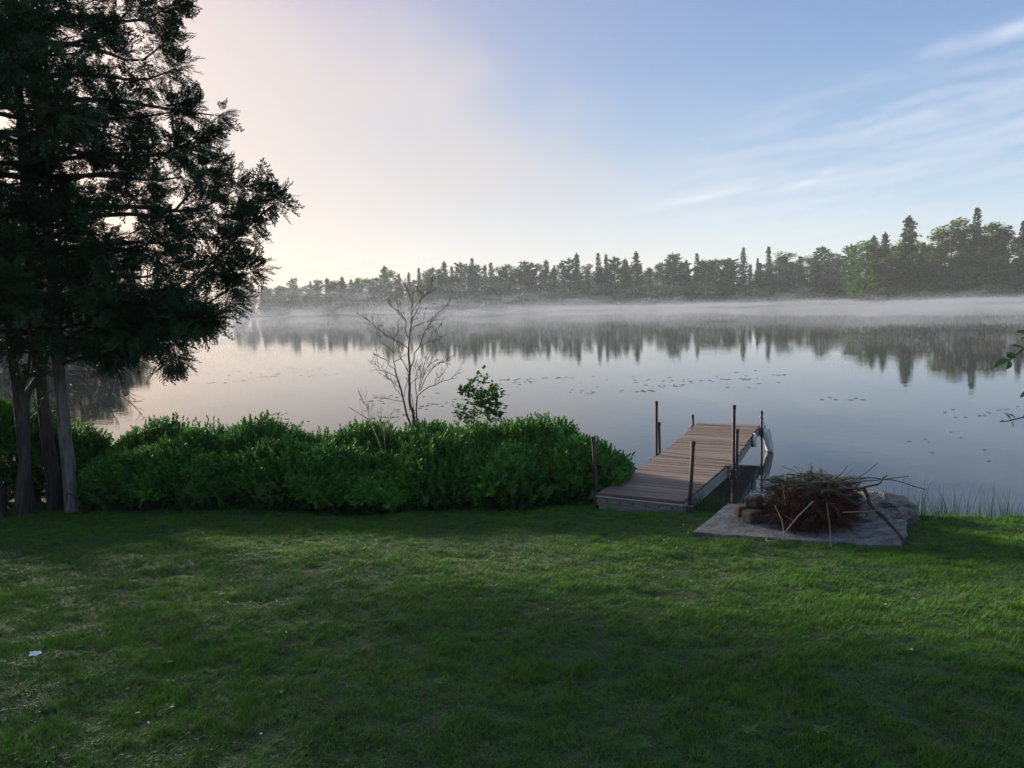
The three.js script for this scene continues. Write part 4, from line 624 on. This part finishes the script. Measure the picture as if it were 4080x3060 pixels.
{
  const r = rng(77), lists = [[], [], []], geos = [tuftGeo(1, 10, 0.052, 0.03, 0.0025), tuftGeo(2, 11, 0.062, 0.032, 0.0023), tuftGeo(3, 9, 0.045, 0.034, 0.0027)];
  let n = 0;
  while (n < 130000) {
    const z = -1.0 - 11 * Math.pow(r(), 0.8), x = (r() * 2 - 1) * (1.6 + 0.82 * -z), s = shoreZ(x);
    if (z < s + 0.12 || slabHas(x, z)) continue;
    const patch = n2(x * 0.6 + 3, z * 0.6), fine = n2(x * 2.3, z * 2.3 + 8), tiny = n2(x * 6, z * 6);
    const dry = sstep(0.5, 0.95, n2(x * 0.85 - 6, z * 0.95 + 2) * 0.7 + 0.35 * fine), lush = clamp(0.5 + 0.5 * patch + 0.35 * fine, 0, 1), k = (0.72 + 0.45 * r()) * (1 + 0.22 * tiny);
    if (dry > 0.6 && r() < 0.35) continue;
    const c = lin(lerp(lerp(0.07, 0.10, lush), 0.115, dry) * k, lerp(lerp(0.172, 0.23, lush), 0.172, dry) * k, lerp(lerp(0.034, 0.022, lush), 0.036, dry) * k);
    const edge = sstep(0.9, 0.2, z - s), hgt = (0.7 + 0.5 * lush + 0.35 * fine) * (1 - 0.35 * dry) * (1 + 0.9 * edge * (x > 1.2 ? 1 : 0.3));
    lists[n % 3].push({ p: V(x, groundY(x, z), z), q: new THREE.Quaternion().setFromEuler(new THREE.Euler((r() - 0.5) * 0.3, r() * 6.28, (r() - 0.5) * 0.3)), s: [0.95, Math.max(0.45, hgt), 0.95], c }); n++;
  }
  const lawn = new THREE.Group(); lawn.name = 'lawn_grass'; scene.add(lawn); tag(lawn, 'mown green lawn with worn patches sloping to the lake', 'grass', null, 'stuff');
  lists.forEach((l, i) => instances('grass_blades', geos[i], M.grass, l, lawn));
}
function reedClump(x, z, n, h, spread, seed, label, name = 'reed_clump', group = 'tall grasses along the shore', col = [0.06, 0.11, 0.05]) {
  const r = rng(seed), g = new Geo(), y = Math.max(groundY(x, z), -0.12), tops = new Geo();
  for (let i = 0; i < n; i++) {
    const a = r() * 6.28, q = Math.sqrt(r()), b = V(Math.cos(a) * spread * q, 0, Math.sin(a) * spread * 0.5 * q), l = h * (0.35 + 0.65 * r() * r() + 0.15 * r()), az = r() * 6.28, d = V(Math.cos(az), 0, Math.sin(az)), bend = l * (0.05 + 0.35 * r() * r()), w = 0.0028 + 0.002 * r(), s = V(1, 0, 0).applyAxisAngle(V(0, 1, 0), r() * 3).multiplyScalar(w); let pl = null;
    for (const f of [0, 0.3, 0.6, 0.85, 1]) { const c = b.clone().addScaledVector(d, bend * f * f * f).add(V(0, l * f * (1 - 0.08 * f), 0)), k = 1 - f * 0.93, v = [g.v(c.x + s.x * k, c.y, c.z + s.z * k), g.v(c.x - s.x * k, c.y, c.z - s.z * k)]; if (pl) g.quad(pl[0], pl[1], v[1], v[0]); pl = v; }
  }
  const t = thing(name, label, 'reeds', [x, y - 0.02, z], 0, group); part('blades', g.build(), foliage(lin(...col), { roughness: 0.5 }), t).userData.kind = 'stuff'; return t;
}
{
  const r = rng(61);
  for (let i = 0; i < 11; i++) { const x = 4.45 + i * 0.24, tall = [0.65, 0.9, 0.85, 0.6, 0.95, 0.85, 0.55, 0.65, 0.8, 0.6, 0.75][i]; reedClump(x, shoreZ(x) - 0.02 + (r() - 0.5) * 0.2, 120, tall, 0.2, 600 + i, 'thin green reeds at the water beyond the boulder', 'reed_clump', 'reeds beyond the boulder', [0.05, 0.10, 0.055]); }
  for (const [x, z, h] of [[2.25, -9.25, 0.5], [2.45, -9.45, 0.6], [2.55, -9.2, 0.45], [2.75, -9.35, 0.5]]) reedClump(x, z, 90, h, 0.13, 640 + x * 10, 'tall green grass growing beside the dock and the slab', 'grass_clump', 'tall grass beside the dock', [0.075, 0.135, 0.045]);
  for (const [x, z, h] of [[3.0, -9.25, 0.42], [3.3, -9.15, 0.4], [3.6, -9.0, 0.36]]) reedClump(x, z, 45, h, 0.2, 660 + x * 10, 'sparse reeds in the shallows between dock and brush pile', 'reed_clump', 'sparse reeds in the shallows', [0.06, 0.11, 0.05]);
  for (const [x, z] of [[-3.4, -12.3], [-2.9, -12.4], [-4.2, -12.5]]) reedClump(x, z, 9, 1.25, 0.3, 680 + x * 10, 'thin stalks standing in the water behind the hedge', 'reed_clump', 'stalks behind the hedge', [0.09, 0.10, 0.06]);
  reedClump(1.02, -3.9, 40, 0.13, 0.07, 690, 'bright pale tuft of coarser grass in the lawn', 'grass_clump', undefined, [0.13, 0.2, 0.06]).position.y = groundY(1.02, -3.9);
}

// ---------------------------------------------------------------- lily pads
{
  const pad = (seed) => { const r = rng(seed), g = new Geo(), c = g.v(0, 0.004, 0), n = 18, ring = []; for (let i = 0; i <= n; i++) { const a = 0.22 + (i / n) * 5.85, q = 1 + 0.05 * n2(Math.cos(a) * 2 + seed, Math.sin(a) * 2), h = 0.012 * Math.max(0, n2(Math.cos(a) + seed, Math.sin(a) * 1.4)); ring.push(g.v(Math.cos(a) * q, h, Math.sin(a) * q)); } for (let i = 0; i < n; i++) g.tri(c, ring[i + 1], ring[i]); return g.build(); };
  const geos = [1, 2, 3, 4].map(pad), m = std({ color: lin(0.05, 0.075, 0.045), roughness: 0.32 }), r = rng(404);
  const beds = [['A', [-17.8, -35.9], [-10, -41.2], [-7.7, -33.4], [-14.6, -30.5], 62, 'in the loose bed off the hanging cedar bough'], ['B', [-5.2, -25.2], [-1.7, -26], [-1.4, -20.5], [-4.1, -20.2], 44, 'in the small bed behind the bare sapling'], ['B', [-7.5, -22.2], [-2.7, -21.2], [-2.5, -19.3], [-6.9, -20.2], 18, 'in the small bed behind the bare sapling'], ['C', [-0.6, -30.6], [10.9, -30.2], [8.9, -24.1], [-0.5, -24], 118, 'in the wide bed out beyond the dock'], ['D', [8.2, -22.2], [10, -21.2], [9.8, -20.2], [8.4, -21.2], 9, 'in the short line beyond the dock end'], ['E', [10.7, -18.7], [13.2, -19.5], [12, -17.7], [10.1, -17.4], 18, 'in the bed under the overhanging alder twig'], ['F', [6.8, -16.8], [9.5, -16], [8.8, -12.6], [6.6, -13], 8, 'floating alone beyond the brush pile and reeds']];
  for (const [k, a, b, c, d, n, where] of beds) for (let i = 0; i < n; i++) {
    let u = r(), v = r(); if (n > 15 && r() < 0.6) { const q = Math.floor(r() * 9); u = clamp(((q * 0.37 + 0.11) % 1) + (r() - 0.5) * 0.13, 0, 1); v = clamp(((q * 0.61 + 0.3) % 1) + (r() - 0.5) * 0.1, 0, 1); }
    const x = lerp(lerp(a[0], b[0], u), lerp(d[0], c[0], u), v), z = lerp(lerp(a[1], b[1], u), lerp(d[1], c[1], u), v), o = solo('lily_pad', geos[i % 4], m, 'dark lily pad floating ' + where, 'lily pad', 'lily pads ' + where), s = ({ F: 0.016, E: 0.022, D: 0.028 }[k] ?? 0.038) + 0.03 * r() * (k === 'F' || k === 'E' ? 0.6 : 1);
    o.position.set(x, 0.006, z); o.rotation.y = r() * 6.28; o.scale.set(s * (1 + 0.4 * r()), 1, s);
  }
}

// ---------------------------------------------------------------- alder outside the frame whose twigs reach in, litter on the lawn
{
  const x = 3.1, z = -3.0, gy = groundY(x, z), t = thing('alder_shrub', 'leafy alder twig hanging in over the lake', 'shrub', [x, gy, z], 0), w = new Geo(), alderLeaf = foliage(lin(0.085, 0.17, 0.04), { roughness: 0.45 });
  tube(w, curve([V(0, -0.1, 0), V(0.04, 0.8, 0.02), V(-0.02, 1.5, 0), V(0.05, 2.6, 0.05)], 10), (f) => 0.035 * (1 - 0.7 * f), 8, 0.1);
  const twig = (pts, leaves, r0 = 0.006) => { const c = curve(pts.map(([a, b, d]) => V(a - x, b - gy, d - z)), 20); tube(w, c, (f) => r0 * (1 - 0.75 * f) + 0.001, 6); for (const [f, dx, dy, dz, l, wd, nx, ny] of leaves) leafPart(t, alderLeaf, c[Math.round(f * 20)], V(dx, dy, dz).normalize(), V(nx, ny, 0.6).normalize(), l, wd, Math.round(f * 20)); };
  twig([[3.1, 2.75, -3.0], [2.5, 2.9, -2.8], [2.0, 2.9, -2.62], [1.85, 2.86, -2.6], [1.76, 2.79, -2.58], [1.7, 2.755, -2.56]], [[1, -1, -0.25, 0.2, 0.062, 0.026, -0.1, 1], [1, -0.3, -0.75, 0.3, 0.035, 0.028, 0.5, 0.4], [0.93, -0.6, 0.5, 0.1, 0.032, 0.022, 0.4, 1], [0.9, -0.9, -0.1, 0.1, 0.036, 0.03, 0.3, 0.7], [0.86, 0.2, -0.8, 0.2, 0.025, 0.02, 0.9, 0.2], [0.82, -0.9, 0.35, 0.1, 0.05, 0.018, 0.2, 1], [0.82, -0.5, 0.2, 0.5, 0.03, 0.025, 0.3, 0.6], [0.72, -1, 0.1, 0, 0.045, 0.012, 0.1, 1], [0.68, -0.9, 0.5, 0.1, 0.068, 0.03, 0.5, 0.9], [0.68, -0.3, 0.7, 0.3, 0.05, 0.03, 0.8, 0.2], [0.6, 0.6, 0.4, 0.3, 0.05, 0.03, 0, 1], [0.5, -0.4, -0.7, 0.3, 0.055, 0.035, 0.8, 0.1], [0.4, 0.3, 0.7, 0.3, 0.06, 0.04, 0.8, 0.2], [0.3, 0.1, -0.7, 0.3, 0.06, 0.04, 0.8, 0.1], [0.2, 0.3, 0.7, 0.3, 0.06, 0.04, 0.8, 0.2]]);
  twig([[3.1, 2.3, -3.0], [2.5, 2.5, -2.8], [2.0, 2.57, -2.62], [1.82, 2.555, -2.6], [1.72, 2.535, -2.6]], [[1, -0.8, 0.1, 0.1, 0.02, 0.01, 0.1, 1], [0.95, -0.5, 0.7, 0.1, 0.03, 0.018, 0.7, 0.3], [0.95, 0.2, -0.7, 0.2, 0.03, 0.018, 0.7, 0.2], [0.88, -0.6, 0.4, 0.2, 0.04, 0.022, 0.2, 1], [0.84, 0.4, 0.7, 0.1, 0.03, 0.014, 0.8, 0.2], [0.7, 0.3, 0.7, 0.2, 0.045, 0.03, 0.8, 0.2], [0.6, -0.3, -0.7, 0.2, 0.045, 0.03, 0.8, 0.2], [0.4, 0.3, 0.7, 0.2, 0.05, 0.03, 0.8, 0.2]], 0.004);
  twig([[3.12, 2.5, -3.0], [2.5, 2.66, -2.7], [1.95, 2.67, -2.6], [1.8, 2.635, -2.6]], [[1, -0.9, -0.3, 0.1, 0.035, 0.02, 0.2, 1], [0.9, -0.1, 0.7, 0.1, 0.04, 0.02, 0.9, 0.1], [0.7, -0.1, -0.7, 0.1, 0.05, 0.03, 0.9, 0.1], [0.5, -0.1, 0.7, 0.1, 0.05, 0.03, 0.9, 0.1]], 0.004);
  part('branches', w.build(), M.twig, t);
}
{
  const g = new Geo(), r = rng(3), n = 6, id = []; for (let j = 0; j <= n; j++) for (let i = 0; i <= n; i++) { const u = i / n - 0.5, v = j / n - 0.5; id.push(g.v(u * 0.12 + v * 0.02, 0.012 + 0.018 * n2(u * 4 + 2, v * 4) + 0.03 * Math.max(0, v), v * 0.085 * (1 - 0.5 * Math.max(0, u)))); }
  for (let j = 0; j < n; j++) for (let i = 0; i < n; i++) g.quad(id[j * 7 + i], id[j * 7 + i + 7], id[j * 7 + i + 8], id[j * 7 + i + 1]);
  const o = solo('paper_scrap', g.build(), std({ color: lin(0.62, 0.66, 0.72), roughness: 0.9 }), 'crumpled white scrap of paper lying on the lawn', 'paper'); o.position.set(-2.95, groundY(-2.95, -4.4) + 0.045, -4.4); o.rotation.set(0.35, 0.2, 0); o.scale.setScalar(0.55);
  for (const [x, z, label] of [[-0.28, -2.66, 'pale fallen leaf lying in the dark near grass'], [-1.95, -3.6, 'tiny white petal in the grass near the paper scrap'], [2.85, -5.2, 'small pale leaf lying on the lawn below the slab']]) { const h = new Geo(); broadLeaf(h, V(0, 0, 0), V(1, 0.2, 0).normalize(), V(-0.2, 1, 0).normalize(), 0.03, 0.014, 0.2, 0.1); const l = solo('fallen_leaf', h.build(), std({ color: lin(0.42, 0.47, 0.42), roughness: 0.7 }), label, 'leaf'); l.position.set(x, groundY(x, z) + 0.045, z); l.rotation.y = r() * 6; }
}
{ // clover heads and broad-leaved weeds in the lawn
  const r = rng(818), head = new THREE.IcosahedronGeometry(0.006, 1).scale(1, 0.8, 1), white = std({ color: lin(0.6, 0.6, 0.56), roughness: 0.9 }), stalk = new Geo(); tube(stalk, [V(0, -0.05, 0), V(0.002, 0, 0)], [0.0014, 0.001], 4); const sg = stalk.build();
  let first = null;
  for (let i = 0; i < 15; i++) { const z = -3 - 5.6 * r(), x = (r() * 2 - 1) * 0.6 * -z; if (slabHas(x, z)) continue; let o = first; if (!o) { o = first = thing('clover_flower', 'tiny white clover flower dotted in the lawn', 'flower', [0, 0, 0], 0, 'clover flowers dotted in the lawn'); part('flower_head', head, white, o); part('stalk', sg, M.sapling, o); } else o = copy(o); o.position.set(x, groundY(x, z) + 0.048 + 0.012 * r(), z); o.rotation.y = r() * 6; }
  const ml = foliage(lin(0.075, 0.17, 0.04), { roughness: 0.6, specularIntensity: 0.3 }); let weed = null;
  for (let i = 0; i < 20; i++) { const z = -2.6 - 5 * r(), x = (r() * 2 - 1) * 0.62 * -z; if (slabHas(x, z)) continue; let o = weed; if (!o) { o = weed = thing('broadleaf_weed', 'flat rosette of broad weed leaves in the lawn', 'weed', [0, 0, 0], 0, 'weeds in the lawn'); for (let k = 0; k < 8; k++) { const a = k * 0.82 + r() * 0.4, d = V(Math.cos(a), 0.35 + 0.3 * r(), Math.sin(a)).normalize(); leafPart(o, ml, V(0, 0, 0), d, V(0, 1, 0), 0.05 + 0.035 * r(), 0.02 + 0.008 * r(), k); } } else o = copy(o); o.position.set(x, groundY(x, z) + 0.03, z); o.rotation.y = r() * 6; o.scale.setScalar(0.4 + 0.3 * r()); }
}
renderer.render(scene, camera);
